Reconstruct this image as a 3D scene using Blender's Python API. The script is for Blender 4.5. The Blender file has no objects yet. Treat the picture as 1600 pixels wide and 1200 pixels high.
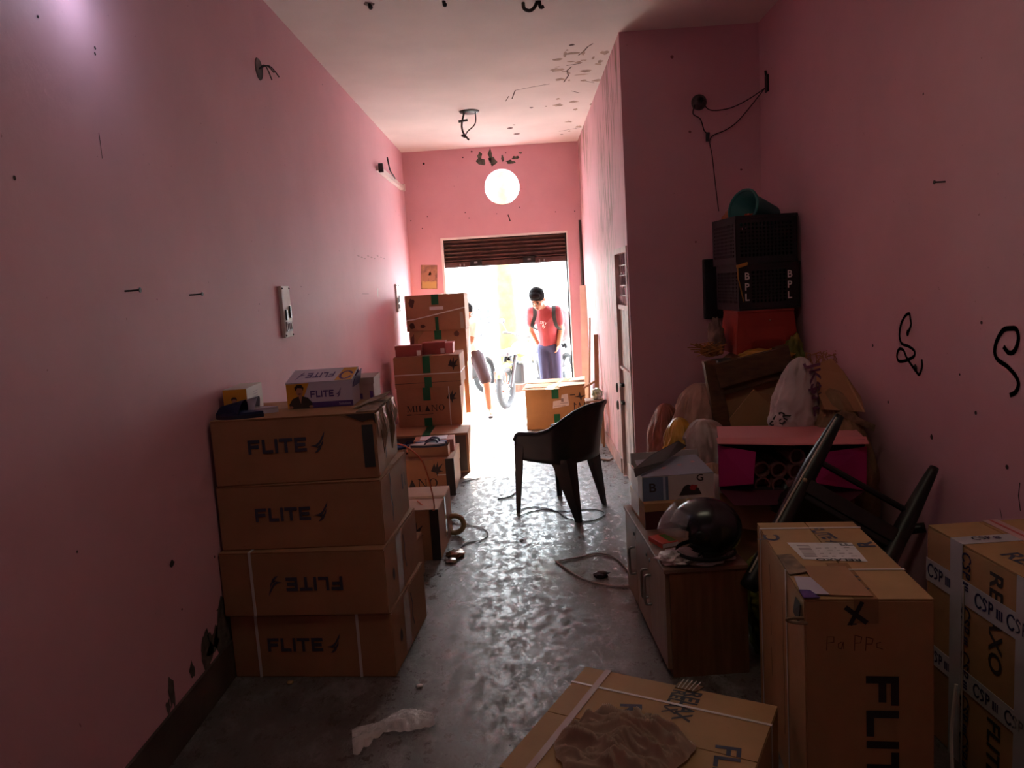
import bpy, bmesh, math, random
from mathutils import Vector, Matrix, noise
from mathutils.geometry import tessellate_polygon

# ------------------------------------------------------------------ camera
SC = bpy.context.scene
COL = SC.collection
YAW, PITCH, ROLL, FPX, CAM_H = -0.0217, 0.1266, -0.0612, 1186.19, 1.65
_f = Vector((math.sin(YAW)*math.cos(PITCH), math.cos(YAW)*math.cos(PITCH), -math.sin(PITCH)))
_r0 = Vector((math.cos(YAW), -math.sin(YAW), 0)); _u0 = _r0.cross(_f)
_r = math.cos(ROLL)*_r0 + math.sin(ROLL)*_u0
_u = -math.sin(ROLL)*_r0 + math.cos(ROLL)*_u0
cd = bpy.data.cameras.new('camera'); cam = bpy.data.objects.new('camera', cd); COL.objects.link(cam)
cd.sensor_fit = 'HORIZONTAL'; cd.sensor_width = 36; cd.lens = FPX/1600*36; cd.clip_start = .05; cd.clip_end = 200
M3 = Matrix((_r, _u, -_f)).transposed()
cam.matrix_world = Matrix.Translation((0, 0, CAM_H)) @ M3.to_4x4()
SC.camera = cam

def at(px, py, **k):
    "the point of a real plane (x=, y= or z=) seen at a pixel of the 1600x1200 photograph"
    d = _f + _r*((px-800)/FPX) - _u*((py-600)/FPX)
    (a, v), = k.items(); i = 'xyz'.index(a); o = Vector((0, 0, CAM_H))
    return o + d*((v-o[i])/d[i])

# ------------------------------------------------------------------ light
XL, XP, XR, YB, YA, ZC, YR = -1.392, .772, 1.744, 9.59, 5.584, 3.369, -1.6
SC.view_settings.view_transform = 'Standard'; SC.view_settings.look = 'None'
SC.view_settings.exposure = 0.0; SC.view_settings.gamma = 1.0; SC.view_settings.use_curve_mapping = False
SC.cycles.max_bounces = 14; SC.cycles.diffuse_bounces = 8; SC.cycles.transparent_max_bounces = 12
SC.cycles.sample_clamp_indirect = 12
w = bpy.data.worlds.new('sky'); SC.world = w; w.use_nodes = True
bg = w.node_tree.nodes['Background']; bg.inputs[0].default_value = (.78, .90, 1, 1); bg.inputs[1].default_value = 36.0
sd = bpy.data.lights.new('sun', 'SUN'); sd.energy = 115; sd.angle = .012; sd.color = (1, .94, .84)
sun = bpy.data.objects.new('sun', sd); COL.objects.link(sun)
sun.rotation_euler = Vector((-.24, -1, -.62)).to_track_quat('-Z', 'Y').to_euler()
def portal(name, loc, sx, sz):
    l = bpy.data.lights.new(name, 'AREA'); l.shape = 'RECTANGLE'; l.size = sx; l.size_y = sz
    l.cycles.is_portal = True
    o = bpy.data.objects.new(name, l); COL.objects.link(o); o.location = loc
    o.rotation_euler = Vector((0, -1, 0)).to_track_quat('-Z', 'Y').to_euler(); return o
portal('doorway_portal', (-.2, YB+.24, 1.0), 1.6, 2.0)
portal('vent_portal', (-.18, YB+.24, 2.88), .46, .46)
# the lit lamp high on the left wall, just above the frame
ld = bpy.data.lights.new('wall_lamp', 'POINT'); ld.energy = 2.0; ld.color = (.66, .74, 1); ld.shadow_soft_size = .03
lamp = bpy.data.objects.new('wall_lamp', ld); COL.objects.link(lamp); lamp.location = at(186, -22, x=XL+.17)
# added warm fill light under the ceiling, out of view, to brighten carton tops
rd = bpy.data.lights.new('ceiling_fill', 'AREA'); rd.shape = 'RECTANGLE'; rd.size = 1.2; rd.size_y = .5
rd.energy = 5.0; rd.color = (1, .88, .64)
rear = bpy.data.objects.new('ceiling_fill', rd); COL.objects.link(rear); rear.location = (.45, 2.0, ZC-.03)

# ------------------------------------------------------------------ materials
MATS = {}
def lin(c):
    return tuple(((v/255+.055)/1.055)**2.4 if v > 10 else v/255/12.92 for v in c)
def mat(name, col, rough=.7, var=.0, scale=6, bump=.0, bscale=40, metal=0, spec=.4, col2=None, stretch=None, fac=(.35, .65), emit=0, detail=6):
    if name in MATS: return MATS[name]
    m = bpy.data.materials.new(name); m.use_nodes = True; nt = m.node_tree; N = nt.nodes; L = nt.links
    b = N['Principled BSDF']; b.inputs['Roughness'].default_value = rough; b.inputs['Metallic'].default_value = metal
    b.inputs['Specular IOR Level'].default_value = spec
    b.inputs['Base Color'].default_value = (*col, 1)
    tc = N.new('ShaderNodeTexCoord'); src = tc.outputs['Object']
    if stretch:
        mp = N.new('ShaderNodeMapping'); mp.inputs['Scale'].default_value = stretch; L.new(src, mp.inputs[0]); src = mp.outputs[0]
    if var or col2:
        n = N.new('ShaderNodeTexNoise'); n.inputs['Scale'].default_value = scale; n.inputs['Detail'].default_value = detail
        L.new(src, n.inputs['Vector'])
        r = N.new('ShaderNodeValToRGB'); r.color_ramp.elements[0].position = fac[0]; r.color_ramp.elements[1].position = fac[1]
        c2 = col2 if col2 else tuple(min(1, v*(1+var)) for v in col)
        c1 = col if col2 else tuple(v*(1-var) for v in col)
        r.color_ramp.elements[0].color = (*c1, 1); r.color_ramp.elements[1].color = (*c2, 1)
        L.new(n.outputs['Fac'], r.inputs[0]); L.new(r.outputs[0], b.inputs['Base Color'])
    if bump:
        n2 = N.new('ShaderNodeTexNoise'); n2.inputs['Scale'].default_value = bscale; n2.inputs['Detail'].default_value = 5
        L.new(src, n2.inputs['Vector'])
        bp = N.new('ShaderNodeBump'); bp.inputs['Strength'].default_value = bump; bp.inputs['Distance'].default_value = .01
        L.new(n2.outputs['Fac'], bp.inputs['Height']); L.new(bp.outputs[0], b.inputs['Normal'])
    MATS[name] = m; return m

def noise_node(nt, src, scale, detail=8, rough=.6):
    n = nt.nodes.new('ShaderNodeTexNoise'); n.inputs['Scale'].default_value = scale; n.inputs['Detail'].default_value = detail
    n.inputs['Roughness'].default_value = rough; nt.links.new(src, n.inputs['Vector']); return n.outputs['Fac']
def ramp(nt, fac, p0, p1, c0=(0, 0, 0, 1), c1=(1, 1, 1, 1)):
    r = nt.nodes.new('ShaderNodeValToRGB'); r.color_ramp.elements[0].position = p0; r.color_ramp.elements[1].position = p1
    r.color_ramp.elements[0].color = c0; r.color_ramp.elements[1].color = c1; nt.links.new(fac, r.inputs[0]); return r.outputs[0]
def mixc(nt, fac, a, b):
    m = nt.nodes.new('ShaderNodeMix'); m.data_type = 'RGBA'; nt.links.new(fac, m.inputs[0])
    for v, i in ((a, 6), (b, 7)):
        if isinstance(v, tuple): m.inputs[i].default_value = (*v, 1)
        else: nt.links.new(v, m.inputs[i])
    return m.outputs[2]
def mapped(nt, scale, loc=(0, 0, 0)):
    tc = nt.nodes.new('ShaderNodeTexCoord'); mp = nt.nodes.new('ShaderNodeMapping')
    mp.inputs['Scale'].default_value = scale; mp.inputs['Location'].default_value = loc
    nt.links.new(tc.outputs['Object'], mp.inputs[0]); return mp.outputs[0]

PINK = (.67, .385, .435)
def wall_mat(name, peel=0.0):
    m = bpy.data.materials.new(name); m.use_nodes = True; nt = m.node_tree; b = nt.nodes['Principled BSDF']
    b.inputs['Roughness'].default_value = .6; b.inputs['Specular IOR Level'].default_value = .25
    v = mapped(nt, (1, 1, 1))
    c = mixc(nt, ramp(nt, noise_node(nt, v, 1.3, 5), .3, .7), tuple(x*.93 for x in PINK), tuple(min(1, x*1.06) for x in PINK))
    c = mixc(nt, ramp(nt, noise_node(nt, v, 38, 2), .74, .80), c, (.34, .15, .15))          # flecks and small chips
    if peel:
        vs = mapped(nt, (9, 9, .9))
        streak = ramp(nt, noise_node(nt, vs, 2.2, 10, .7), .49, .56)
        zone = ramp(nt, noise_node(nt, v, .9, 3), .36, .56)
        ml = nt.nodes.new('ShaderNodeMath'); ml.operation = 'MULTIPLY'; nt.links.new(streak, ml.inputs[0]); nt.links.new(zone, ml.inputs[1])
        c = mixc(nt, ml.outputs[0], c, (.24, .155, .10))
        sep = ramp(nt, noise_node(nt, vs, 5.5, 8, .7), .60, .66)
        c = mixc(nt, sep, c, (.66, .47, .42))
    nt.links.new(c, b.inputs['Base Color'])
    bp = nt.nodes.new('ShaderNodeBump'); bp.inputs['Strength'].default_value = .25; bp.inputs['Distance'].default_value = .012
    nt.links.new(noise_node(nt, v, 7, 8), bp.inputs['Height']); nt.links.new(bp.outputs[0], b.inputs['Normal'])
    return m
M_WALL = wall_mat('pink_distemper'); M_PEEL = wall_mat('pink_distemper_peeling', 1)
def floor_mat():
    m = bpy.data.materials.new('worn_cement_floor'); m.use_nodes = True; nt = m.node_tree; b = nt.nodes['Principled BSDF']
    v = mapped(nt, (1, 1, 1)); vs = mapped(nt, (1.3, .8, 1)); vd = mapped(nt, (1, 2.2, 1), (3, 1, 0))
    base = mixc(nt, ramp(nt, noise_node(nt, v, 1.1, 8), .32, .68), (.066, .050, .041), (.125, .104, .090))
    dust = ramp(nt, noise_node(nt, vs, 6, 12, .78), .50, .60)
    base = mixc(nt, dust, base, (.185, .168, .157))
    spots = ramp(nt, noise_node(nt, vd, 17, 8, .75), .60, .66)
    base = mixc(nt, spots, base, (.030, .025, .022))
    nt.links.new(base, b.inputs['Base Color'])
    r = ramp(nt, noise_node(nt, vs, 15, 14, .8), .44, .56, (.22, .24, .24, 1), (.66, .66, .66, 1)); nt.links.new(r, b.inputs['Roughness'])
    b.inputs['Specular IOR Level'].default_value = .65
    bp = nt.nodes.new('ShaderNodeBump'); bp.inputs['Strength'].default_value = .2; bp.inputs['Distance'].default_value = .004
    nt.links.new(noise_node(nt, vd, 48, 10, .75), bp.inputs['Height']); nt.links.new(bp.outputs[0], b.inputs['Normal'])
    return m
M_FLOOR = floor_mat()
M_CEIL = mat('whitewash', (.78, .72, .68), .8, .06, 1.5, .15, 6)
M_SKIRT = mat('brown_skirting_paint', (.085, .062, .052), .5, .3, 5, .2, 20)
def card(name, c):
    m = bpy.data.materials.new(name); m.use_nodes = True; nt = m.node_tree; b = nt.nodes['Principled BSDF']
    b.inputs['Roughness'].default_value = .72; b.inputs['Specular IOR Level'].default_value = .25
    v = mapped(nt, (1, 1, 1)); vs = mapped(nt, (2, 2, 30))
    k = mixc(nt, ramp(nt, noise_node(nt, v, 4, 7), .3, .7), tuple(x*.86 for x in c), tuple(x*1.1 for x in c))
    k = mixc(nt, ramp(nt, noise_node(nt, v, 16, 6, .7), .66, .74), k, tuple(x*.62 for x in c))
    nt.links.new(k, b.inputs['Base Color'])
    bp = nt.nodes.new('ShaderNodeBump'); bp.inputs['Strength'].default_value = .3; bp.inputs['Distance'].default_value = .008
    nt.links.new(noise_node(nt, v, 5, 6), bp.inputs['Height']); nt.links.new(bp.outputs[0], b.inputs['Normal'])
    MATS[name] = m; return m
M_CARD = card('brown_cardboard', (.34, .175, .085))
M_CARD2 = card('reddish_cardboard', (.36, .18, .098))
M_CARD3 = card('tan_cardboard', (.40, .235, .105))
M_INK = mat('navy_print', (.050, .048, .080), .7)
M_BLACKINK = mat('black_print', (.030, .024, .026), .7)
M_GREEN = mat('green_packing_tape', (.012, .13, .055), .35)
M_STRAP = mat('white_strapping', (.62, .58, .54), .4)
M_PAPER = mat('white_paper', (.66, .63, .62), .7, .06, 30)
M_BROWNTAPE = mat('clear_brown_tape', (.30, .17, .08), .22, spec=.6)
M_BLACKPL = mat('black_plastic', (.012, .012, .014), .42, .2, 8, spec=.45)
M_DARKMETAL = mat('dark_metal', (.03, .027, .026), .45, metal=.6)
M_STEEL = mat('steel', (.5, .5, .5), .3, metal=1)
M_WIRE = mat('dark_wire', (.02, .016, .016), .5)

# ------------------------------------------------------------------ mesh helpers
class MB:
    def __init__(s): s.b = bmesh.new()
    def quad(s, pts):
        return s.b.faces.new([s.b.verts.new(p) for p in pts])
    def box(s, lo, hi, m=None, bev=0):
        b = bmesh.new(); bmesh.ops.create_cube(b, size=1)
        lo = Vector(lo); hi = Vector(hi)
        for v in b.verts: v.co = Vector(lo[i]+(hi[i]-lo[i])*(v.co[i]+.5) for i in range(3))
        if bev: bmesh.ops.bevel(b, geom=b.edges[:], offset=bev, segments=2, affect='EDGES', profile=.6)
        return s.join(b, m)
    def join(s, b, m=None):
        if m is not None: bmesh.ops.transform(b, matrix=m, verts=b.verts)
        me = bpy.data.meshes.new('t'); b.to_mesh(me); b.free(); s.b.from_mesh(me); bpy.data.meshes.remove(me); return s
    def tube(s, pts, r, n=8, cap=True, closed=False):
        pts = [Vector(p) for p in pts]; k = len(pts); rr = r if isinstance(r, (list, tuple)) else [r]*k
        rings = []; up = None
        for i, p in enumerate(pts):
            if closed: t = pts[(i+1) % k]-pts[i-1]
            else: t = pts[min(i+1, k-1)]-pts[max(i-1, 0)]
            if t.length < 1e-9: t = Vector((0, 0, 1))
            t.normalize()
            if up is None:
                up = Vector((0, 0, 1)) if abs(t.z) < .9 else Vector((1, 0, 0))
            a = (up - t*up.dot(t))
            if a.length < 1e-6: a = t.orthogonal()
            a.normalize(); up = a; c = t.cross(a)
            rings.append([s.b.verts.new(p+(a*math.cos(q)+c*math.sin(q))*rr[i]) for q in (2*math.pi*j/n for j in range(n))])
        for i in range(k if closed else k-1):
            A, B = rings[i], rings[(i+1) % k]
            for j in range(n): s.b.faces.new((A[j], A[(j+1) % n], B[(j+1) % n], B[j]))
        if cap and not closed:
            s.b.faces.new(rings[0][::-1]); s.b.faces.new(rings[-1])
        return s
    def lathe(s, prof, n=32, m=None, capb=False, capt=False):
        b = bmesh.new(); rings = []
        for r, z in prof: rings.append([b.verts.new((r*math.cos(2*math.pi*j/n), r*math.sin(2*math.pi*j/n), z)) for j in range(n)])
        for A, B in zip(rings, rings[1:]):
            for j in range(n): b.faces.new((A[j], A[(j+1) % n], B[(j+1) % n], B[j]))
        if capb: b.faces.new(rings[0][::-1])
        if capt: b.faces.new(rings[-1])
        return s.join(b, m)
    def prism(s, poly, h0, h1, m=None):
        b = bmesh.new()
        lo = [b.verts.new((x, y, h0)) for x, y in poly]; hi = [b.verts.new((x, y, h1)) for x, y in poly]
        b.faces.new(lo[::-1]); b.faces.new(hi); n = len(poly)
        for i in range(n): b.faces.new((lo[i], lo[(i+1) % n], hi[(i+1) % n], hi[i]))
        bmesh.ops.recalc_face_normals(b, faces=b.faces); return s.join(b, m)
    def ball(s, c, r, m=None, sub=3, noise_amp=0, nscale=3, seed=0):
        b = bmesh.new(); bmesh.ops.create_icosphere(b, subdivisions=sub, radius=1)
        rx = Vector(r) if not isinstance(r, (int, float)) else Vector((r, r, r))
        for v in b.verts:
            k = 1+noise_amp*noise.noise(v.co*nscale+Vector((seed*7.3, seed, seed*2.1)))
            v.co = Vector((v.co.x*rx.x*k+c[0], v.co.y*rx.y*k+c[1], v.co.z*rx.z*k+c[2]))
        return s.join(b, m)
    def build(s, name, material, parent=None, smooth=False, loc=None, mods=()):
        bmesh.ops.recalc_face_normals(s.b, faces=s.b.faces)
        me = bpy.data.meshes.new(name); s.b.to_mesh(me); s.b.free()
        if smooth:
            for p in me.polygons: p.use_smooth = True
        o = bpy.data.objects.new(name, me); COL.objects.link(o)
        if material: me.materials.append(material)
        if parent: o.parent = parent
        if loc is not None: o.location = loc
        return o
def tag(o, label, cat, group=None, kind=None):
    o['label'] = label; o['category'] = cat
    if group: o['group'] = group
    if kind: o['kind'] = kind
    return o
def struct(o): o['kind'] = 'structure'; return o
def thing(name, label, cat, loc=(0, 0, 0), rz=0, group=None, rot=None):
    o = bpy.data.objects.new(name, None); COL.objects.link(o); o.location = loc; o.empty_display_size = .1
    o.rotation_euler = rot if rot else (0, 0, math.radians(rz))
    return tag(o, label, cat, group)
def frame(o, u, v):
    o, u, v = Vector(o), Vector(u).normalized(), Vector(v).normalized(); n = u.cross(v)
    return lambda x, y, h=0: o+u*x+v*y+n*h
def marks(name, parent, fr, polys, material, off=.0012):
    "flat printing on a face: 2-D polygons (or (verts, faces)) laid on a frame"
    b = MB()
    for P in polys:
        if isinstance(P, tuple):
            vs = [b.b.verts.new(fr(x, y, off)) for x, y in P[0]]
            for f in P[1]:
                try: b.b.faces.new([vs[i] for i in f])
                except ValueError: pass
        else:
            b.b.faces.new([b.b.verts.new(fr(x, y, off)) for x, y in P])
    o = b.build(name, material, parent); return o
def xf(P, ox=0, oy=0, rot=0, sx=1, sy=None):
    sy = sx if sy is None else sy; c, s_ = math.cos(math.radians(rot)), math.sin(math.radians(rot))
    g = lambda p: (ox+c*p[0]*sx-s_*p[1]*sy, oy+s_*p[0]*sx+c*p[1]*sy)
    return ([g(p) for p in P[0]], P[1]) if isinstance(P, tuple) else [g(p) for p in P]
def rect(x0, y0, x1, y1): return [(x0, y0), (x1, y0), (x1, y1), (x0, y1)]
def stroke(pts, wd):
    out = []
    for a, b in zip(pts, pts[1:]):
        d = Vector((b[0]-a[0], b[1]-a[1]))
        if d.length < 1e-9: continue
        d.normalize(); n = Vector((-d.y, d.x))*wd/2; e = d*wd*.35
        out.append([(a[0]-e.x-n.x, a[1]-e.y-n.y), (b[0]+e.x-n.x, b[1]+e.y-n.y), (b[0]+e.x+n.x, b[1]+e.y+n.y), (a[0]-e.x+n.x, a[1]-e.y+n.y)])
    return out
def smoothpts(pts, n=6):
    pts = [Vector(p) for p in pts]; out = []
    for i in range(len(pts)-1):
        p0, p1, p2, p3 = pts[max(i-1, 0)], pts[i], pts[i+1], pts[min(i+2, len(pts)-1)]
        for k in range(n):
            t = k/n
            out.append(.5*((2*p1)+(p2-p0)*t+(2*p0-5*p1+4*p2-p3)*t*t+(3*p1-p0-3*p2+p3)*t**3))
    out.append(pts[-1]); return out
_tc = {}
def text(s, size=1, xs=1, bold=0):
    key = (s, bold)
    if key not in _tc:
        c = bpy.data.curves.new('t', 'FONT'); c.body = s; c.size = 1; c.offset = bold; c.resolution_u = 3
        o = bpy.data.objects.new('t', c); COL.objects.link(o)
        me = o.to_mesh(); _tc[key] = ([(v.co.x, v.co.y) for v in me.vertices], [tuple(p.vertices) for p in me.polygons])
        o.to_mesh_clear(); bpy.data.objects.remove(o); bpy.data.curves.remove(c)
    V, F = _tc[key]; return ([(x*size*xs, y*size) for x, y in V], F)
# the shoe maker's block lettering and wing, height 1
def flite():
    P = []; t = .24
    x = 0
    P += [rect(x, 0, x+t, 1), rect(x+t, 1-t, x+.95, 1), rect(x+t, .38, x+.85, .38+t)]; x += 1.12
    P += [rect(x, 0, x+t, 1), rect(x+t, 0, x+.85, t)]; x += 1.0
    P += [rect(x, 0, x+t, 1)]; x += .36
    P += [rect(x, 1-t, x+1.05, 1), rect(x+.4, 0, x+.4+t, 1-t)]; x += 1.2
    P += [rect(x, 0, x+t, 1), rect(x+t, 1-t, x+.95, 1), rect(x+t, .38, x+.85, .38+t), rect(x+t, 0, x+.95, t)]; x += 1.2
    P += [[(x, .35), (x+.45, .42), (x+.75, .62), (x+1.25, 1.35), (x+1.15, .95), (x+.78, .42), (x+.52, .26)],
          [(x+.50, .22), (x+.85, .40), (x+1.10, .80), (x+1.04, .45), (x+.80, .18)],
          [(x+.35, -.12), (x+.62, .14), (x+.95, .38), (x+.84, .10), (x+.58, -.10)]]
    return P
FLITE = flite(); FLW = 6.1
def print_flite(parent, fr, ox, oy, h, rot=0, m=None, sx=None, name='lettering'):
    sx = sx or h*.88
    return marks(name, parent, fr, [xf(p, ox, oy, rot, (sx or h), h) for p in FLITE], m or M_INK)
def milano_polys(size):
    "serif capitals with a solid triangle for the A"
    P = []; t, k, sf = .15, .06, .05
    def stem(x, wd): P.extend([rect(x, 0, x+wd, .75), rect(x-.07, 0, x+wd+.07, sf), rect(x-.07, .75-sf, x+wd+.07, .75)])
    stem(.08, k); stem(.74, t); P.extend([[(.08, .75), (.22, .75), (.50, .05), (.44, .0)], [(.74, .75), (.80, .75), (.48, .0), (.44, .0)]])
    stem(1.12, t); stem(1.52, t); P.extend([rect(1.52, 0, 1.98, sf), [(1.98, 0), (1.93, 0), (1.93, .2), (1.98, .2)]])
    P.append([(2.22, 0), (2.86, 0), (2.54, .75)])
    stem(3.10, k); stem(3.66, k); P.append([(3.10, .75), (3.22, .75), (3.72, .0), (3.64, .0)])
    n = 22
    for i in range(n):
        a0, a1 = 2*math.pi*i/n, 2*math.pi*(i+1)/n
        q = lambda a, o: (4.30+(.36 if o else .22)*math.cos(a), .375+(.38 if o else .34)*math.sin(a))
        P.append([q(a0, 1), q(a1, 1), q(a1, 0), q(a0, 0)])
    return [[(x*size, y*size) for x, y in p] for p in P]

# ------------------------------------------------------------------ cartons
RND = random.Random(4)
def carton(label, corner, rz, w, d, h, m=M_CARD, group=None, flaps=True, name='carton', cat='carton', axis='x', bev=.004, tape=None, skew=.003):
    t = thing(name, label, cat, corner, rz, group)
    b = bmesh.new(); bmesh.ops.create_cube(b, size=1)
    for v in b.verts:
        v.co = Vector(((v.co.x+.5)*w, (v.co.y+.5)*d, (v.co.z+.5)*(h-(.004 if flaps else 0))))
    bmesh.ops.bevel(b, geom=b.edges[:], offset=bev, segments=2, affect='EDGES')
    for v in b.verts:
        n = noise.noise_vector(v.co*5+Vector(corner)*3)*skew
        c = Vector((w/2, d/2, h/2))-v.co
        v.co += Vector(tuple(abs(n[i])*(1 if c[i] > 0 else -1) if i < 2 else 0 for i in range(3)))
    mb = MB(); mb.join(b); mb.build('box_body', m, t)
    if flaps:
        for k in (0, 1):
            f = MB()
            if axis == 'x': f.box((.002, .002 if k == 0 else d/2+.002, h-.004), (w-.002, d/2-.002 if k == 0 else d-.002, h))
            else: f.box((.002 if k == 0 else w/2+.002, .002, h-.004), (w/2-.002 if k == 0 else w-.002, d-.002, h))
            f.build('top_flap', m, t)
    t['dims'] = (w, d, h)
    return t
def faces(w, d, h):
    return dict(front=frame((0, 0, 0), (1, 0, 0), (0, 0, 1)), right=frame((w, 0, 0), (0, 1, 0), (0, 0, 1)),
                left=frame((0, d, 0), (0, -1, 0), (0, 0, 1)), top=frame((0, 0, h), (1, 0, 0), (0, 1, 0)))
def strip(parent, name, m, *boxes):
    b = MB()
    for lo, hi in boxes: b.box(lo, hi)
    return b.build(name, m, parent)
def strap_x(parent, x, w, d, h, m=M_STRAP, wd=.012, name='strap'):
    "a strap round the carton in a plane of constant x"
    e = .0025
    return strip(parent, name, m, ((x, -e, 0), (x+wd, -.0005, h)), ((x, -e, h+.0003), (x+wd, d+e, h+e)), ((x, d+.0005, 0), (x+wd, d+e, h)))
def strap_z(parent, z, w, d, h, m=M_STRAP, wd=.012, name='strap'):
    e = .0025
    return strip(parent, name, m, ((-e, -e, z), (w+e, -.0005, z+wd)), ((w+.0005, -e, z), (w+e, d+e, z+wd)), ((-e, d+.0005, z), (w+e, d+e, z+wd)), ((-e, -e, z), (-.0005, d+e, z+wd)))

# ================================================================== SETTING
def plane_wall(name, lo, hi, m):
    return struct(MB().box(lo, hi).build(name, m))
T = .23
plane_wall('floor', (-1.7, YR-.2, -.2), (XR+.2, YB+T, 0), M_FLOOR)
plane_wall('ceiling', (-1.7, YR-.2, ZC), (XR+.2, YB+T, ZC+.15), M_CEIL)
wall_left = plane_wall('wall_left', (XL-T, YR-.2, 0), (XL, YB+T, ZC), M_WALL)
wall_right = plane_wall('wall_right', (XR, YR-.2, 0), (XR+T, YA+.02, ZC), M_WALL)
plane_wall('wall_rear', (XL, YR-.2, 0), (XR, YR, ZC), M_WALL)
wall_alcove = plane_wall('wall_alcove', (XP, YA, 0), (XR, YA+.045, ZC), M_WALL)
# partial right wall with the door opening in it
DY0, DY1, DZ = YA+.045, 6.36, 1.90
b = MB()
b.box((XP, DY0, DZ), (XP+.16, DY1, ZC)); b.box((XP, DY1, 0), (XP+.16, YB+.02, ZC))
wall_passage = struct(b.build('wall_passage', M_PEEL))
def wall_holes(name, y0, y1, outer, holes, m):
    b = MB(); polys = [[Vector((x, z, 0)) for x, z in p] for p in [outer]+holes]
    tris = tessellate_polygon(polys); flat = [p for q in polys for p in q]
    F = [b.b.verts.new((p.x, y0, p.y)) for p in flat]; K = [b.b.verts.new((p.x, y1, p.y)) for p in flat]
    for t in tris:
        b.b.faces.new([F[i] for i in t]); b.b.faces.new([K[i] for i in t])
    o = 0
    for q in polys:
        n = len(q)
        for i in range(n):
            a, c = o+i, o+(i+1) % n
            b.b.faces.new((F[a], F[c], K[c], K[a]))
        o += n
    return struct(b.build(name, m))
DL, DR, DT = -.99, .592, 2.306
vc = (-.182, 2.884); vr = .213
circ = [(vc[0]+vr*math.cos(a*math.pi/24), vc[1]+vr*math.sin(a*math.pi/24)) for a in range(48)]
wall_back = wall_holes('wall_back', YB, YB+T, [(XL-.1, 0), (DL, 0), (DL, DT), (DR, DT), (DR, 0), (XR, 0), (XR, ZC), (XL-.1, ZC)], [circ], M_WALL)
# skirtings
struct(MB().box((XL, YR, 0), (XL+.012, YB, .17)).build('baseboard_left', M_SKIRT))
struct(MB().box((XP-.012, DY1+.06, 0), (XP, YB, .13)).build('baseboard_passage', mat('faded_pink_skirting', (.42, .25, .22), .6, .25, 6)))
struct(MB().box((XR-.012, YR, 0), (XR, YA, .13)).build('baseboard_right', M_SKIRT))
# white plaster edge round the shutter opening
M_REVEAL = mat('whitewashed_reveal', (.78, .74, .70), .8, .05, 5)
b = MB()
b.box((DL, YB-.004, 0), (DL+.028, YB+T, DT)); b.box((DR-.012, YB-.004, 0), (DR, YB+T, DT)); b.box((DL+.028, YB-.004, DT-.022), (DR-.012, YB+T, DT))
struct(b.build('trim_shutter', M_REVEAL))

# wear on the walls, each with a shape of its own
M_DAMP = mat('damp_stain', (.10, .085, .072), .8, .4, 20)
M_MOULD = mat('dark_mould', (.09, .10, .075), .85, .5, 18)
M_HOLE = mat('nail_hole', (.05, .03, .03), .9)
def blob(cx, cy, rx, ry, seed, n=18, amp=.45):
    return [(cx+rx*math.cos(a)*(1+amp*noise.noise(Vector((math.cos(a)*1.3, math.sin(a)*1.3, seed)))), cy+ry*math.sin(a)*(1+amp*noise.noise(Vector((math.cos(a)*1.7+5, math.sin(a)*1.7, seed)))) ) for a in (2*math.pi*i/n for i in range(n))]
FL_ = frame((XL, 0, 0), (0, 1, 0), (0, 0, 1))      # left wall: u = y
FLn = lambda x, y, h=0: FL_(x, y, h)
FB_ = frame((0, YB, 0), (1, 0, 0), (0, 0, 1))      # back wall
FR_ = lambda x, y, h=0: Vector((XR-h, x, y))       # right wall
FP_ = lambda x, y, h=0: Vector((XP-h, x, y))
FC_ = lambda x, y, h=0: Vector((x, y, ZC-h))
FA_ = lambda x, y, h=0: Vector((x, YA-h, y))
def lw(px, py): p = at(px, py, x=XL); return (p.y, p.z)
def rw(px, py): p = at(px, py, x=XR); return (p.y, p.z)
def bw(px, py): p = at(px, py, y=YB); return (p.x, p.z)
def cw(px, py): p = at(px, py, z=ZC); return (p.x, p.y)
damp = []
for i, (px, py, rx, ry) in enumerate([(352, 978, .11, .13), (322, 1020, .05, .07), (300, 1048, .02, .035), (268, 1082, .025, .06), (333, 1000, .07, .05), (262, 1105, .02, .03)]):
    y, z = lw(px, py); damp.append(blob(y, z, rx, ry, i*3.1+1, 22, .8))
marks('damp_stain', wall_left, FLn, damp, M_DAMP)
holes = []
for px, py, r in [(445, 258, .008), (470, 448, .008), (482, 460, .006), (335, 870, .01), (284, 952, .009), (120, 862, .008), (405, 475, .006), (404, 486, .006), (530, 392, .007), (503, 132, .008), (22, 278, .012), (59, 26, .008), (148, 75, .01), (148, 84, .01), (618, 330, .012), (623, 336, .009), (628, 340, .009), (622, 378, .012), (245, 468, .006)]:
    y, z = lw(px, py); holes.append(blob(y, z, r*.6, r*.6, px, 8, .3))
marks('nail_hole', wall_left, FLn, holes, M_HOLE)
crk = stroke([lw(154, 208), lw(157, 230), lw(159, 247)], .004)+[blob(*lw(268, 881), .018, .012, 4, 10, .7)]
marks('crack', wall_left, FLn, crk, M_HOLE)
sc = []
for i in range(9):
    y, z = lw(560+i*5, 400+(i % 3)*2); sc.append(blob(y, z, .05, .006, i, 8, .6))
marks('pencil_smudge', wall_left, FLn, sc+stroke([lw(566, 459), lw(576, 459)], .006), mat('grey_smudge', (.42, .25, .25), .8))
marks('bare_plaster_patch', wall_left, FLn, [blob(*lw(590, 456), .03, .05, 2, 12, .8)], M_REVEAL)
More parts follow.
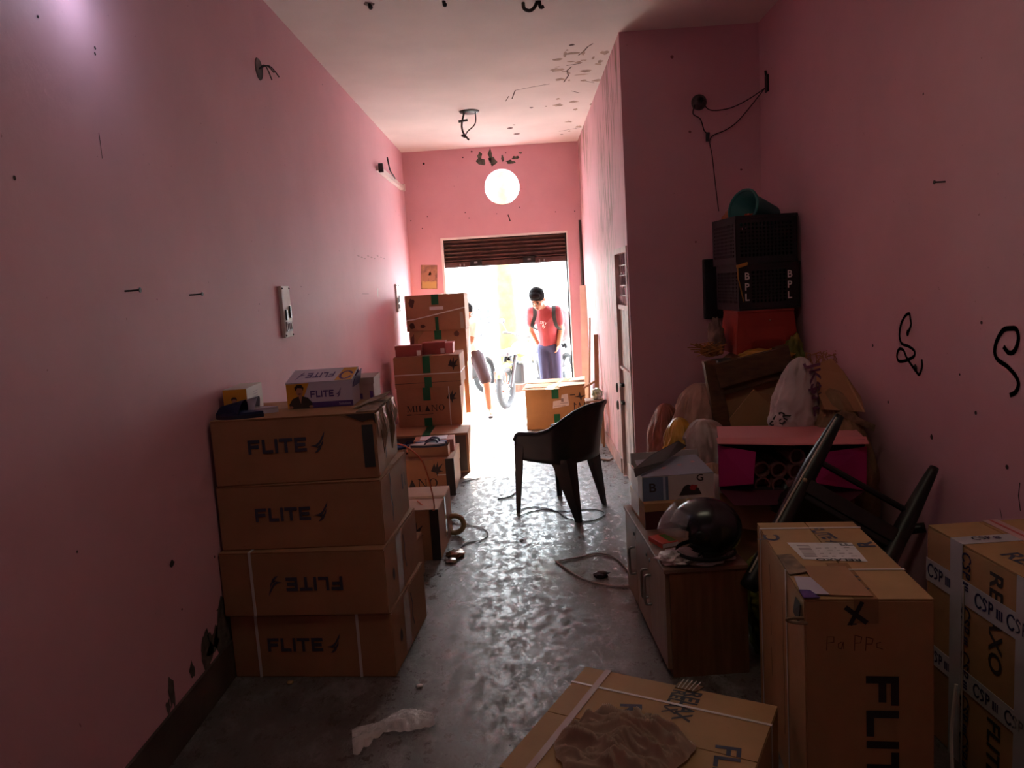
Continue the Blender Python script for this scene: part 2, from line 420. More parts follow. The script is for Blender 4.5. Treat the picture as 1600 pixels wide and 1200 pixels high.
# mould and chips on the back wall
M_ = []
for i, (px, py, rx, ry) in enumerate([(753, 252, .06, .045), (750, 243, .025, .05), (768, 252, .05, .04), (766, 243, .025, .07), (785, 248, .015, .04), (797, 253, .06, .02), (806, 246, .045, .02), (813, 239, .02, .015)]):
    x, z = bw(px, py); M_.append(blob(x, z, rx, ry, i*2.3, 16, .9))
marks('mould_stain', wall_back, FB_, M_, M_MOULD)
hb = []
for px, py, r in [(662, 256, .018), (723, 246, .012), (737, 237, .014), (727, 332, .009), (812, 324, .009), (898, 330, .01), (868, 331, .008), (776, 334, .007), (660, 357, .01), (642, 345, .009), (668, 339, .01), (790, 239, .01), (642, 465, .01), (640, 450, .012), (733, 341, .006)]:
    x, z = bw(px, py); hb.append(blob(x, z, r*.8, r*.8, px, 8, .4))
marks('nail_hole', wall_back, FB_, hb, M_HOLE)
marks('chip', wall_back, FB_, stroke([bw(794, 336), bw(797, 345)], .014), M_HOLE)
# right wall: pen curls, chips
s1 = smoothpts([(*rw(px, py), 0) for px, py in [(1418, 523), (1424, 508), (1423, 498), (1421, 490), (1414, 495), (1408, 508), (1406, 525), (1410, 537), (1420, 541), (1429, 548), (1429, 556), (1421, 561), (1414, 564), (1405, 564), (1402, 556), (1405, 546), (1412, 547), (1417, 558), (1424, 569), (1432, 580), (1437, 585), (1441, 574), (1441, 563)]])
marks('pen_curl', wall_right, lambda x, y, h=0: FR_(x, y, h), stroke([(p.x, p.y) for p in s1], .014)+[blob(*rw(1431, 575), .018, .018, 3, 10, .5), blob(*rw(1419, 520), .014, .014, 5, 10, .4)], mat('black_marker', (.02, .012, .014), .6), .002)
s2 = smoothpts([(*rw(px, py), 0) for px, py in [(1570, 543), (1577, 551), (1586, 548), (1592, 530), (1589, 515), (1580, 513), (1568, 516), (1558, 533), (1555, 550), (1560, 562), (1575, 573), (1588, 588), (1592, 600), (1588, 612), (1580, 617)]])
marks('pen_curl', wall_right, lambda x, y, h=0: FR_(x, y, h), stroke([(p.x, p.y) for p in s2], .018), mat('faded_marker', (.075, .038, .035), .7), .002)
hr = []
for px, py, r in [(1456, 683, .012), (1525, 645, .009), (1574, 730, .01), (1388, 628, .008), (1364, 540, .008), (1443, 147, .006), (1534, 504, .008), (1500, 585, .006)]:
    y, z = rw(px, py); hr.append(blob(y, z, r, r, px, 8, .5))
marks('chip', wall_right, lambda x, y, h=0: FR_(x, y, h), hr+stroke([rw(1594, 755), rw(1592, 775), rw(1595, 798)], .006)+stroke([rw(1563, 795), rw(1566, 810)], .004), M_HOLE)
ha = []
for px, py, r in [(1050, 89, .012), (1078, 206, .01), (1158, 265, .008), (1087, 378, .008)]:
    p = at(px, py, y=YA); ha.append(blob(p.x, p.z, r, r, px, 8, .5))
marks('chip', wall_alcove, FA_, ha, mat('dull_chip', (.25, .10, .10), .8))
# cracked, flaking ceiling near the passage wall
cc = []
for pts, wd in [([(800, 154), (805, 141), (830, 136), (858, 131)], .02), ([(904, 86), (912, 80), (918, 73), (926, 68)], .02), ([(886, 102), (906, 99)], .025), ([(881, 128), (888, 118), (886, 110), (893, 104)], .02), ([(874, 205), (890, 202), (908, 199)], .02), ([(893, 142), (905, 145)], .02), ([(908, 125), (922, 128), (928, 129)], .015), ([(790, 158), (795, 150)], .015)]:
    cc += stroke([cw(*p) for p in pts], wd*.55)
for px, py, r in [(797, 200, .03), (807, 209, .035), (803, 195, .015), (830, 168, .02), (893, 70, .02), (877, 210, .02), (830, 168, .01), (853, 166, .012), (576, 6, .03)]:
    x, y = cw(px, py); cc.append(blob(x, y, r, r*1.2, px, 9, .6))
ceil = bpy.data.objects['ceiling']
marks('ceiling_crack', ceil, FC_, cc, mat('crack_grey', (.12, .085, .075), .9))
fl = []
for i in range(46):
    px = RND.uniform(868, 955); py = RND.uniform(70, 205)
    if px > 966-(py-55)*.38: continue
    x, y = cw(px, py); fl.append(blob(x, y, RND.uniform(.008, .05), RND.uniform(.01, .06), i*1.7, 11, .9))
marks('flaked_patch', ceil, FC_, fl, mat('bare_plaster', (.46, .36, .29), .9, .3, 14))

# ---------------------------------------------------------------- passage door (near the corner)
M_DOOR = mat('flaking_white_door_paint', (.58, .50, .46), .6, scale=7, bump=.3, bscale=14, col2=(.24, .19, .17), stretch=(3, 3, .7), fac=(.45, .62))
M_FRAME = mat('door_frame_paint', (.55, .40, .37), .6, .15, 8)
b = MB(); x0, x1 = XP+.004, XP+.05
door = MB().box((XP+.02, DY0+.04, .01), (XP+.055, DY1-.04, 1.42)).build('door_1', M_DOOR); struct(door)
b = MB(); b.box((x0-.012, DY0, 0), (x1, DY0+.04, DZ)); b.box((x0-.012, DY1-.04, 0), (x1, DY1, DZ)); b.box((x0-.012, DY0+.04, DZ-.04), (x1, DY1-.04, DZ)); b.box((x0, DY0+.04, 1.42), (x1, DY1-.04, 1.455))
b.build('door_frame', M_FRAME, door)
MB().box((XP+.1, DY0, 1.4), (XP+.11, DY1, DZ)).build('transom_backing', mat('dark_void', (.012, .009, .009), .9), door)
b = MB()
for i in range(6):
    y = DY0+.07+i*(DY1-DY0-.14)/5; b.tube([(XP+.03, y, 1.45), (XP+.03, y, DZ-.04)], .006, 6)
for z in (1.53, 1.61, 1.69, 1.77): b.tube([(XP+.03, DY0+.04, z), (XP+.03, DY1-.04, z)], .006, 6)
for k in range(3):
    cy = DY0+.17+k*.19; b.tube([(XP+.028, cy+.05*math.cos(a*math.pi/8), 1.65+.06*math.sin(a*math.pi/8)) for a in range(16)], .005, 6, closed=True)
b.build('transom_grille', mat('pale_grille', (.34, .30, .29), .5), door)
def hasp(z):
    o = MB().box((XP-.006, DY1-.13, z-.012), (XP+.02, DY1+.03, z+.012)).tube([(XP-.03, DY1-.02+.03*math.cos(a*math.pi/8), z-.03+.035*math.sin(a*math.pi/8)) for a in range(16)], .007, 8, closed=True)
    o.build('hasp', M_DARKMETAL, door)
hasp(.79); hasp(.64)
MB().box((XP-.001, DY0+.05, .93), (XP+.02, DY1-.05, .95)).build('door_rail', M_FRAME, door)

# ---------------------------------------------------------------- roller shutter
M_SHUT = mat('brown_shutter_paint', (.085, .040, .035), .5, .25, 12, metal=.2)
sh = thing('roller_shutter', 'dark brown corrugated roller shutter half raised in the bright street doorway', 'shutter', ((DL+DR)/2, YB+.10, DT))
b = MB(); SW = (DR-DL)/2-.03; ZB = -.36; nz = 60
prev = None
for i in range(nz+1):
    z = -.02+(ZB+.05)*i/nz; y = .018*math.cos(i/nz*2*math.pi*6.5)
    cur = [b.b.verts.new((sx*SW, y+dy, z)) for dy in (0, .006) for sx in (-1, 1)]
    if prev:
        b.b.faces.new((prev[0], prev[1], cur[1], cur[0])); b.b.faces.new((prev[2], prev[3], cur[3], cur[2]))
    prev = cur
b.build('curtain', M_SHUT, sh, smooth=True)
MB().box((-SW, -.02, ZB-.01), (SW, .02, ZB+.055)).build('bottom_bar', M_SHUT, sh)
for cx in (-.37, .30):
    k = MB().box((cx-.075, -.055, ZB-.005), (cx+.075, -.018, ZB+.075), bev=.008).build('lock_box', M_DARKMETAL, sh)
    MB().box((cx-.02, -.058, ZB+.03), (cx+.02, -.054, ZB+.05)).build('keyhole_plate', M_STEEL, k)
    for q in (-.2, -.15) if cx < 0 else (.13, .19):
        MB().box((cx+q-.008, -.03, ZB+.0), (cx+q+.008, -.018, ZB+.035)).build('bolt', M_STEEL, sh)
for s in (-1, 1):
    MB().box((s*(SW+.012)-.012, -.03, -DT+.01), (s*(SW+.012)+.012, .03, -.01)).build('guide_rail', M_DARKMETAL, sh)

# ================================================================== LEFT WALL FITTINGS
def switch_board(px0, py0, px1, py1, label):
    y, z0 = lw(px0, py0); y1, z1 = lw(px1, py1); yc = (y+y1)/2; H = z0-z1
    t = thing('switch_board', label, 'switch board', (XL, yc, z1))
    W = .075
    MB().box((0, -W, 0), (.02, W, H), bev=.004).build('back_plate', mat('aged_white_plastic', (.62, .56, .50), .5, .12, 12), t)
    b = MB()
    for a, zz, hh in [(-.035, .1, .06), (.04, .11, .07)]: b.box((.018, a-.011, zz), (.03, a+.011, zz+hh))
    b.build('switch_rocker', M_BLACKPL, t)
    s = MB().box((.018, -.05, .035), (.026, .055, .09)).build('socket', mat('socket_grey', (.2, .17, .16), .5), t)
    b = MB()
    for a in (-.03, 0, .03): b.box((.026, a-.006, .045), (.028, a+.006, .08))
    b.build('pin_hole', M_HOLE, s)
    b = MB()
    for a, zz in [(-W+.012, .012), (W-.012, .012), (-W+.012, H-.015), (W-.012, H-.015)]: b.ball((.021, a, zz), .006, sub=1)
    b.build('screw', M_DARKMETAL, t)
switch_board(430, 447, 457, 525, 'aged white switch board on left wall above the near carton stack')
switch_board(614, 444, 625, 487, 'small narrow switch board on left wall beside the far carton stack')
def wall_nail(px, py, label):
    y, z = lw(px, py)
    t = MB().tube([(-.01, 0, 0), (.055, 0, .001)], .0035, 8).tube([(.053, 0, .001), (.056, 0, .001)], .009, 10)
    tag(t.build('nail', M_DARKMETAL, loc=(XL, y, z)), label, 'nail')
wall_nail(195, 455, 'long dark nail in left wall, the one nearer the left picture edge')
wall_nail(296, 461, 'dark nail in left wall, nearer to the white switch board')
p = at(1477, 284, x=XR)
tag(MB().tube([(.01, 0, 0), (-.045, 0, .001)], .0035, 8).tube([(-.043, 0, .001), (-.046, 0, .001)], .008, 10).build('nail', M_DARKMETAL, loc=(XR, p.y, p.z)), 'single dark nail sticking out of right wall', 'nail')
# open junction box with wires (upper left wall)
y, z = lw(404, 108)
t = thing('junction_box', 'open round junction box with loose wire ends high on left wall', 'junction box', (XL, y, z))
MB().lathe([(.0, .003), (.05, .003), (.055, .006), (.06, .0)], 20, Matrix.Rotation(math.pi/2, 4, 'Y')).build('box_rim', mat('rusted_rim', (.10, .06, .055), .7), t)
b = MB()
for e in [(.07, .05, -.01), (.09, .07, -.03), (.06, .03, -.055)]: b.tube(smoothpts([(0, 0, 0), (e[0]*.6, e[1]*.3, .02), e], 5), .0035, 6)
b.build('wire', M_WIRE, t)
# tube-light batten
p0 = Vector((XL, 7.75, at(588, 264, x=XL).z)); y1 = 9.28
t = thing('tube_light_batten', 'white tube light batten without tube high on left wall by the far corner', 'light fitting', p0)
z1 = 2.80-p0.z
MB().box((0, 0, -.025), (.045, y1-p0.y, .025), Matrix.Rotation(math.atan2(z1*0-.0, 1), 4, 'X'), bev=.006).build('batten', mat('batten_white', (.70, .64, .60), .5), t)
MB().box((.03, -.02, -.04), (.075, .03, .045), bev=.004).build('lamp_holder', M_DARKMETAL, t)
MB().box((.03, y1-p0.y-.03, -.04), (.06, y1-p0.y+.01, .045), bev=.004).build('lamp_holder', mat('batten_white', (.7, .64, .6)), t)
MB().tube(smoothpts([(.05, .45, .18), (.06, .5, .06), (.07, .62, .02), (.06, .8, .01)], 5), .008, 6).build('loose_wire', M_WIRE, t)

# ceiling fittings
c = cw(733, 174)
t = thing('ceiling_fan_hook', 'rusty ceiling rosette with dangling wires in mid ceiling of the passage', 'ceiling hook', (c[0], c[1], ZC))
MB().lathe([(0, -.012), (.09, -.012), (.10, 0)], 24).build('rosette', M_DARKMETAL, t, smooth=True)
b = MB().tube(smoothpts([(.06, 0, -.01), (.05, 0, -.12), (-.03, 0, -.19), (-.06, .02, -.24)], 5), .006, 6).tube([(-.11, 0, -.09), (-.02, 0, -.08)], .012, 6).tube(smoothpts([(-.05, 0, -.01), (-.08, 0, -.12), (-.07, 0, -.2), (-.02, 0, -.27)], 5), .009, 6).tube([(-.09, 0, -.22), (-.05, 0, -.24)], .012, 6)
b.build('wire', M_WIRE, t)
for px, py, lab in [(830, 3, 'black bent hook in ceiling at top centre of the photo'), (577, 6, 'small dark stub in ceiling near the top left of passage'), (693, 2, 'small brown stub in ceiling between the two larger hooks')]:
    x, y = cw(px, max(py, 0)); b = MB()
    if px == 830: b.tube(smoothpts([(-.05, 0, .01), (-.045, 0, -.035), (-.01, 0, -.05), (.02, 0, -.03), (.04, 0, .01)], 5), .011, 8).tube(smoothpts([(.05, 0, .0), (.055, 0, -.035), (.075, 0, -.03)], 4), .011, 8)
    else: b.tube([(0, 0, .01), (.004, 0, -.018)], .011, 8).ball((.006, 0, -.02), .014, sub=2)
    tag(b.build('ceiling_hook', M_DARKMETAL, loc=(x, y, ZC)), lab, 'hook')

# alcove wall: bulb holder with drooping wires
p = at(1092, 160, y=YA)
t = thing('bulb_holder', 'empty bulb holder with a dangling plug high on the alcove wall', 'bulb holder', p)
MB().lathe([(0, 0), (.055, 0), (.05, .02), (.03, .03), (.028, .06), (.034, .065), (.02, .066)], 20, Matrix.Rotation(math.pi/2, 4, 'X')).build('holder', mat('grimy_holder', (.12, .09, .09), .6, .4, 20), t, smooth=True)
b = MB().tube(smoothpts([(-.03, -.02, -.01), (-.05, -.03, -.08), (.0, -.03, -.12), (.025, -.03, -.2), (.05, -.03, -.22)], 5), .004, 6)
b.build('flex', M_WIRE, t)
MB().tube([(.05, -.03, -.215), (.045, -.03, -.275)], [.014, .011], 8).build('plug', M_BLACKPL, t)
def hang(pts, lab, r=.0035, name='wire', m=None):
    tag(MB().tube(smoothpts(pts, 6), r, 6).build(name, m or M_WIRE), lab, 'strapping' if m else 'wire')
A = lambda px, py: at(px, py, y=YA-.02)
cr = at(1195, 138, x=XR-.02)
hang([A(1098, 160), A(1110, 172), A(1140, 169), A(1168, 156), cr], 'upper drooping wire from bulb holder to the alcove corner')
hang([cr, A(1168, 172), A(1150, 192), A(1134, 203), A(1110, 216), A(1113, 245), A(1118, 290), A(1123, 330)], 'long thin wire falling from alcove corner down to the crates')
tag(MB().box((-.012, -.03, -.055), (0, .03, .055), bev=.004).tube([(-.01, 0, .05), (-.014, 0, .085)], .008, 8).build('wire_clip', M_BLACKPL, loc=(XR, cr.y, cr.z+.03)), 'small black wire clip in the alcove corner', 'clip')

# picture on the back wall
x0, z0 = bw(655, 415); x1, z1 = bw(686, 451)
t = thing('calendar', 'old picture calendar hanging on pink back wall beside the shutter', 'calendar', ((x0+x1)/2, YB, (z0+z1)/2), rot=(0, math.radians(4), 0))
W, H = (x1-x0)/2-.01, (z0-z1)/2
MB().box((-W, -.006, -H), (W, -.001, H)).build('sheet', mat('aged_print', (.40, .22, .13), .6, scale=18, col2=(.20, .11, .08)), t)
fr = frame((0, -.006, 0), (1, 0, 0), (0, 0, 1))
marks('calendar_pad', t, fr, [rect(-W+.015, -H+.012, W-.012, -H+.095)], mat('faded_yellow_paper', (.48, .34, .12), .7))
marks('faded_print', t, fr, [blob(-.04, .0, .035, .06, 1), blob(.03, .01, .04, .065, 4), blob(0, .05, .03, .03, 6)], mat('faded_orange', (.36, .19, .12), .7))

# ================================================================== LEFT STACK OF FOUR CARTONS
FW, FD, FH = .735, .61, .292
def flap_tear(parent, name, pts, m, th=.003):
    b = MB(); P = [Vector(p) for p in pts]; n = (P[1]-P[0]).cross(P[2]-P[0]).normalized()*th
    lo = [b.b.verts.new(p) for p in P]; hi = [b.b.verts.new(p+n) for p in P]; k = len(P)
    b.b.faces.new(lo[::-1]); b.b.faces.new(hi)
    for i in range(k): b.b.faces.new((lo[i], lo[(i+1) % k], hi[(i+1) % k], hi[i]))
    return b.build(name, m, parent)
NEAR = 'stacked cartons at the near left wall'
c1 = carton('bottom carton of the near left stack, printed upright and tied with two white straps', (XL+.012, 3.18, 0), -5.5, FW, FD, FH, group=NEAR)
f = faces(FW, FD, FH)
print_flite(c1, f['front'], .165, .12, .062)
strap_x(c1, .115, FW, FD, FH, name='strap'); strap_x(c1, .575, FW, FD, FH, name='strap')
c2 = carton('third carton from top of the near left stack, lettering upside down', (XL+.004, 3.155, FH+.001), -4.5, FW, FD, FH-.004, group=NEAR)
print_flite(c2, f['front'], .545, .175, .062, rot=180)
strap_x(c2, .135, FW, FD, FH-.004)
c3 = carton('second carton from top of the near left stack, unstrapped', (XL+.012, 3.185, 2*FH-.002), -2.5, FW-.01, FD-.06, FH-.004, group=NEAR)
print_flite(c3, f['front'], .165, .125, .060)
c4 = carton('top carton of the near left stack, torn open at its right end', (XL+.02, 3.18, 3*FH-.005), .5, FW-.025, FD-.10, FH-.004, group=NEAR, flaps=True)
print_flite(c4, f['front'], .155, .135, .062)
fr = faces(FW-.025, FD-.10, FH)
# torn end of the top carton
marks('end_label', c4, fr['front'], [rect(.650, .05, .697, .235)], mat('dark_end_label', (.035, .045, .042), .6), .0016)
print_flite(c4, fr['front'], .665, .225, .022, rot=-90, m=mat('dull_end_print', (.009, .012, .03), .7), sx=.027)
M_TEAR = mat('torn_cardboard', (.21, .13, .08), .85, .4, 25, .4, 40)
M_TEARD = mat('torn_inner_dark', (.035, .026, .02), .9)
flap_tear(c4, 'torn_flap', [(.58, -.004, .284), (.710, -.004, .284), (.713, -.004, .235), (.70, -.004, .262), (.655, -.004, .25)], M_TEARD)
flap_tear(c4, 'torn_flap', [(.63, .0, .291), (.713, .02, .289), (.717, .25, .296), (.66, .2, .302)], M_TEAR)
flap_tear(c4, 'torn_flap', [(.60, .10, .2925), (.71, .22, .315), (.72, .40, .322), (.62, .36, .296)], M_TEAR)
for i, (y, z0, dz, ex) in enumerate([(.03, .28, -.11, .012), (.1, .285, -.2, .02), (.19, .28, -.15, .015), (.3, .285, -.22, .022), (.43, .285, -.12, .02)]):
    flap_tear(c4, 'torn_strip', [(.711, y, z0), (.713, y+.06, z0), (.712+ex, y+.05, z0+dz*.6), (.712+ex*.4, y+.01, z0+dz)], M_TEAR if i % 2 else mat('shiny_tape', (.4, .34, .27), .2))
# scuffs and tape on right faces
for c, w_, d_, h_ in ((c1, FW, FD, FH), (c2, FW, FD, FH)):
    fx = faces(w_, d_, h_)
    marks('tape', c, fx['right'], [rect(.20, .01, .29, h_-.02)], M_BROWNTAPE)
    marks('scuff_mark', c, fx['right'], stroke([(.33, .24), (.35, .19), (.34, .13), (.36, .08)], .012)+[blob(.13, .13, .02, .03, 3)], M_BLACKINK)
for c, d_ in ((c3, FD-.06), (c4, FD-.10)):
    fx = faces(FW-(.01 if c is c3 else .025), d_, FH)
    marks('scuff_mark', c, fx['right'], stroke([(.17, .27), (.18, .22), (.165, .18), (.19, .12), (.185, .05)], .014)+stroke([(.42, .2), (.42, .14)], .02)+stroke([(.47, .2), (.48, .14)], .012), M_BLACKINK)

# --- shoe boxes and slippers on top
TOP = 4*FH-.009
M_LILAC = mat('pale_lilac_card', (.50, .45, .55), .5); M_PURPLE = mat('purple_card', (.075, .035, .17), .5)
M_MUST = mat('mustard_card', (.58, .27, .025), .55); M_SKINPR = mat('printed_skin', (.36, .17, .10), .6); M_HAIRPR = mat('printed_hair', (.02, .013, .012), .7); M_JACK = mat('printed_jacket', (.04, .028, .026), .7)
def printed_man(parent, fr, cx, y0, s):
    marks('printed_jacket', parent, fr, [[(cx-.5*s, y0), (cx+.5*s, y0), (cx+.52*s, y0+.25*s), (cx+.34*s, y0+.48*s), (cx+.1*s, y0+.56*s), (cx-.1*s, y0+.56*s), (cx-.36*s, y0+.46*s), (cx-.54*s, y0+.2*s)]], M_JACK, .0014)
    marks('printed_skin', parent, fr, [blob(cx-.02*s, y0+.78*s, .16*s, .22*s, 2, 20, .1), [(cx-.08*s, y0+.64*s), (cx+.08*s, y0+.64*s), (cx+.07*s, y0+.5*s), (cx, y0+.22*s), (cx-.07*s, y0+.5*s)], blob(cx-.46*s, y0+.07*s, .1*s, .06*s, 4, 10, .1), blob(cx+.46*s, y0+.07*s, .1*s, .06*s, 4, 10, .1)], M_SKINPR, .0018)
    marks('printed_hair', parent, fr, [[(cx-.2*s, y0+.80*s), (cx-.24*s, y0+.98*s), (cx-.1*s, y0+1.1*s), (cx+.1*s, y0+1.08*s), (cx+.18*s, y0+.95*s), (cx+.14*s, y0+.8*s), (cx+.1*s, y0+.93*s), (cx-.1*s, y0+.95*s)], blob(cx-.02*s, y0+.67*s, .08*s, .02*s, 1, 10, .1)], M_HAIRPR, .0022)
P = at(450, 640, z=TOP)
B = thing('shoe_box', 'large white and purple printed shoe box with a mustard corner on the near left stack', 'shoe box', (P.x, P.y, TOP), 2, 'shoe boxes on the near left stack')
W, D, H = .30, .19, .118
MB().box((0, 0, 0), (W, D, H-.002), bev=.002).build('box_body', M_LILAC, B)
MB().box((-.002, .0, 0), (W+.002, D+.006, .003), Matrix.Translation((0, 0, H-.002)) @ Matrix.Rotation(math.radians(12), 4, 'X')).build('lid', M_LILAC, B)
ff = frame((0, 0, 0), (1, 0, 0), (0, 0, 1)); ft = frame((0, -.001, H+.0012), (1, 0, 0), (0, math.cos(math.radians(12)), math.sin(math.radians(12))))
MB().box((0, D-.003, H-.01), (W, D, H+.036)).build('back_wall', M_PURPLE, B)
marks('purple_band', B, ff, [rect(.09, .001, W-.001, .027)], M_PURPLE)
marks('mustard_corner', B, ff, [[(.001, .001), (.055, .001), (.105, H-.003), (.001, H-.003)]], M_MUST)
marks('mustard_corner', B, ft, [[(.22, .004), (W-.002, .004), (W-.002, D-.004), (.235, D-.004)]], M_MUST)
print_flite(B, ff, .108, .048, .031, m=M_PURPLE, sx=.023); print_flite(B, ft, .205, .135, .075, rot=180, m=M_PURPLE, sx=.028)
marks('size_print', B, ff, [xf(text('Solution', .016), .235, .009)], mat('pale_print', (.5, .45, .6), .6), .0016)
ring = [(.262+.026*math.cos(a*math.pi/9), .075+.055*math.sin(a*math.pi/9)) for a in range(1, 18)]
marks('ring_print', B, ft, stroke(ring, .012), M_PURPLE, .0018)
printed_man(B, ff, .062, .001, .10)
flap_tear(B, 'raised_end_flap', [(W, .002, .085), (W, D, .085), (W+.012, D, H+.034), (W+.012, .002, H+.006)], M_PURPLE)
P = at(358, 638, z=TOP)
B = thing('shoe_box', 'small mustard ended shoe box against the left wall on the near left stack', 'shoe box', (max(P.x, XL+.03), 3.33, TOP), 4, 'shoe boxes on the near left stack')
W, D, H = .105, .25, .115
MB().box((0, 0, 0), (W, D, H), bev=.002).build('box_body', mat('cream_card', (.56, .50, .45), .6), B)
ff = frame((0, 0, 0), (1, 0, 0), (0, 0, 1))
marks('mustard_end', B, ff, [rect(.001, .001, W-.001, H-.001)], M_MUST); printed_man(B, frame((0, -.0006, 0), (1, 0, 0), (0, 0, 1)), .05, .012, .062)
marks('small_print', B, frame((W, 0, 0), (0, 1, 0), (0, 0, 1)), [rect(.10, .02+.011*i, .17, .024+.011*i) for i in range(7)], mat('pale_mauve_print', (.38, .34, .36), .6))
P = at(543, 632, z=TOP)
B = thing('shoe_box', 'dull pinkish shoe box behind the white and purple one on the near left stack', 'shoe box', (P.x-.01, P.y+.13, TOP), 3, 'shoe boxes on the near left stack')
W, D, H = .11, .22, .105
MB().box((0, 0, 0), (W, D, H-.02), bev=.002).build('box_body', mat('dull_pink_card', (.40, .27, .25), .7), B)
MB().box((-.003, -.003, H-.03), (W+.003, D+.003, H)).build('lid', mat('dull_pink_card', (.4, .27, .25)), B)
marks('dark_patch', B, frame((0, 0, 0), (1, 0, 0), (0, 0, 1)), [rect(.03, .005, .055, .03)], M_PURPLE)
marks('dark_patch', B, frame((0, 0, 0), (1, 0, 0), (0, 0, 1)), [rect(.09, .005, .105, .04)], M_PURPLE)

def sole_pts(L, Wd, n=28):
    out = []
    for i in range(n):
        a = 2*math.pi*i/n; x = math.cos(a); y = math.sin(a)
        wv = Wd/2*(1+.14*x-.10*math.cos(2*a)); out.append((L/2*x, y*wv+.006*math.sin(2*a)))
    return out
def slide(name, label, loc, rz, m_up, m_sole, group, L=.25, W_=.095, strap='band'):
    t = thing(name, label, 'slipper', loc, rz, group)
    S = MB().prism(sole_pts(L, W_), 0, .016).build('sole', m_sole, t)
    MB().prism(sole_pts(L*.985, W_*.97), .016, .026).build('footbed', m_up, t)
    b = MB()
    if strap == 'band':
        n = 14; rows = []
        for k, x in enumerate((-.015, .02, .055, .09)):
            r = []
            for j in range(n+1):
                a = math.pi*j/n; rr = (W_/2+.004)*(1-.05*k)
                r.append(b.b.verts.new((x-.012*math.sin(a), rr*math.cos(a), .02+math.sin(a)*(.058-.008*k))))
            rows.append(r)
        for A, B_ in zip(rows, rows[1:]):
            for j in range(n): b.b.faces.new((A[j], A[j+1], B_[j+1], B_[j]))
        bmesh.ops.solidify(b.b, geom=b.b.faces[:], thickness=.006)
        b.build('strap', m_up, t, smooth=True)
    else:
        for s in (-1, 1):
            b.tube(smoothpts([(L*.27, 0, .024), (L*.22, s*.012, .05), (L*.02, s*W_*.46, .05), (-L*.1, s*W_*.47, .022)], 6), .006, 8)
        b.build('thong_strap', strap, t, smooth=True)
    return t
M_NAVY = mat('navy_rubber', (.012, .022, .075), .5); M_SOLEW = mat('pale_sole', (.42, .42, .46), .6)
P = at(402, 642, z=TOP)
slide('slide_slipper', 'navy slide slipper nearest the front edge of the near left stack', (P.x-.012, 3.245, TOP), 176, M_NAVY, mat('navy_dark_sole', (.02, .02, .05), .6), 'navy slide slippers', L=.215, W_=.085)
P = at(425, 633, z=TOP)
slide('slide_slipper', 'pale soled slide slipper lying behind the front navy one on the stack', (P.x-.0, 3.345, TOP), 186, mat('pale_footbed', (.36, .34, .38), .6), M_SOLEW, 'navy slide slippers', L=.215, W_=.085)

# ================================================================== CARTONS FARTHER ALONG THE LEFT WALL
MID = 'cartons along the left wall behind the near stack'
def tape_front(c, x, w_, d, h, m=M_GREEN, top=True, lo=0.0, hi=None):
    hi = hi or h; e = .0022
    bx = [((x, -e, lo), (x+w_, -.0004, hi))]
    if top: bx.append(((x, -e, h+.0004), (x+w_, d, h+e)))
    return strip(c, 'tape', m, *bx)
e_ = carton('narrow upright carton end wedged between the near stack and closed carton', (-1.12, 4.05, 0), -4, .42, .32, .25, M_CARD, group=MID)
d_ = carton('closed carton with sunlit pale top on floor behind the near stack', (-1.30, 4.55, 0), -2, .70, .56, .325, M_CARD2, group=MID, axis='x')
f = faces(.70, .56, .325)
marks('palm_print', d_, f['front'], [[(.50, .17), (.53, .235), (.54, .20), (.56, .25), (.56, .20), (.60, .23), (.57, .175), (.60, .165), (.56, .155), (.55, .12), (.54, .155)]], M_BLACKINK)
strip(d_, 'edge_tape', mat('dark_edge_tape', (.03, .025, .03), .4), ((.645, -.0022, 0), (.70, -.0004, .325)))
strip(d_, 'tape', M_BROWNTAPE, ((0, .25, .3254), (.7, .31, .327)), ((.7004, .25, .06), (.7022, .31, .326)))
flap_tear(d_, 'open_flap', [(.0, .0, .325), (.36, .0, .325), (.30, -.05, .36), (.06, -.06, .35)], M_CARD2)
tag(MB().tube([(.06*math.cos(a*math.pi/12), .0, .06+.06*math.sin(a*math.pi/12)) for a in range(24)], .018, 10, closed=True).build('tape_roll', mat('tape_roll_amber', (.38, .26, .12), .35), loc=(-.555, 4.99, .018)), 'amber roll of packing tape on the floor against the closed carton', 'tape roll')
# near MILANO carton
n_ = carton('lettered carton with slippers and shallow boxes on its lid, behind the closed carton', (-1.33, 6.02, 0), 0, .68, .60, .30, M_CARD2, group=MID)
MB().box((-.006, -.006, .18), (.686, .606, .306)).build('carton_lid', M_CARD2, n_)
fz = frame((0, -.006, 0), (1, 0, 0), (0, 0, 1))
marks('lettering', n_, frame((0, 0, 0), (1, 0, 0), (0, 0, 1)), [xf(p, .09, .075) for p in milano_polys(.098)], M_BLACKINK)
marks('palm_print', n_, fz, [xf([(.50, .17), (.53, .235), (.54, .20), (.56, .25), (.56, .20), (.60, .23), (.57, .175), (.60, .165), (.56, .155), (.55, .12), (.54, .155)], .0, .04)], M_BLACKINK)
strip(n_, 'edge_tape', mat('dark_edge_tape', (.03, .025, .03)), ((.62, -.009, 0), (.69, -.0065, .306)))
strip(n_, 'tape', M_GREEN, ((.24, -.009, .22), (.30, -.0065, .306)))
strip(n_, 'strap', M_STRAP, ((.55, -.0085, .172), (.69, -.0065, .18)))
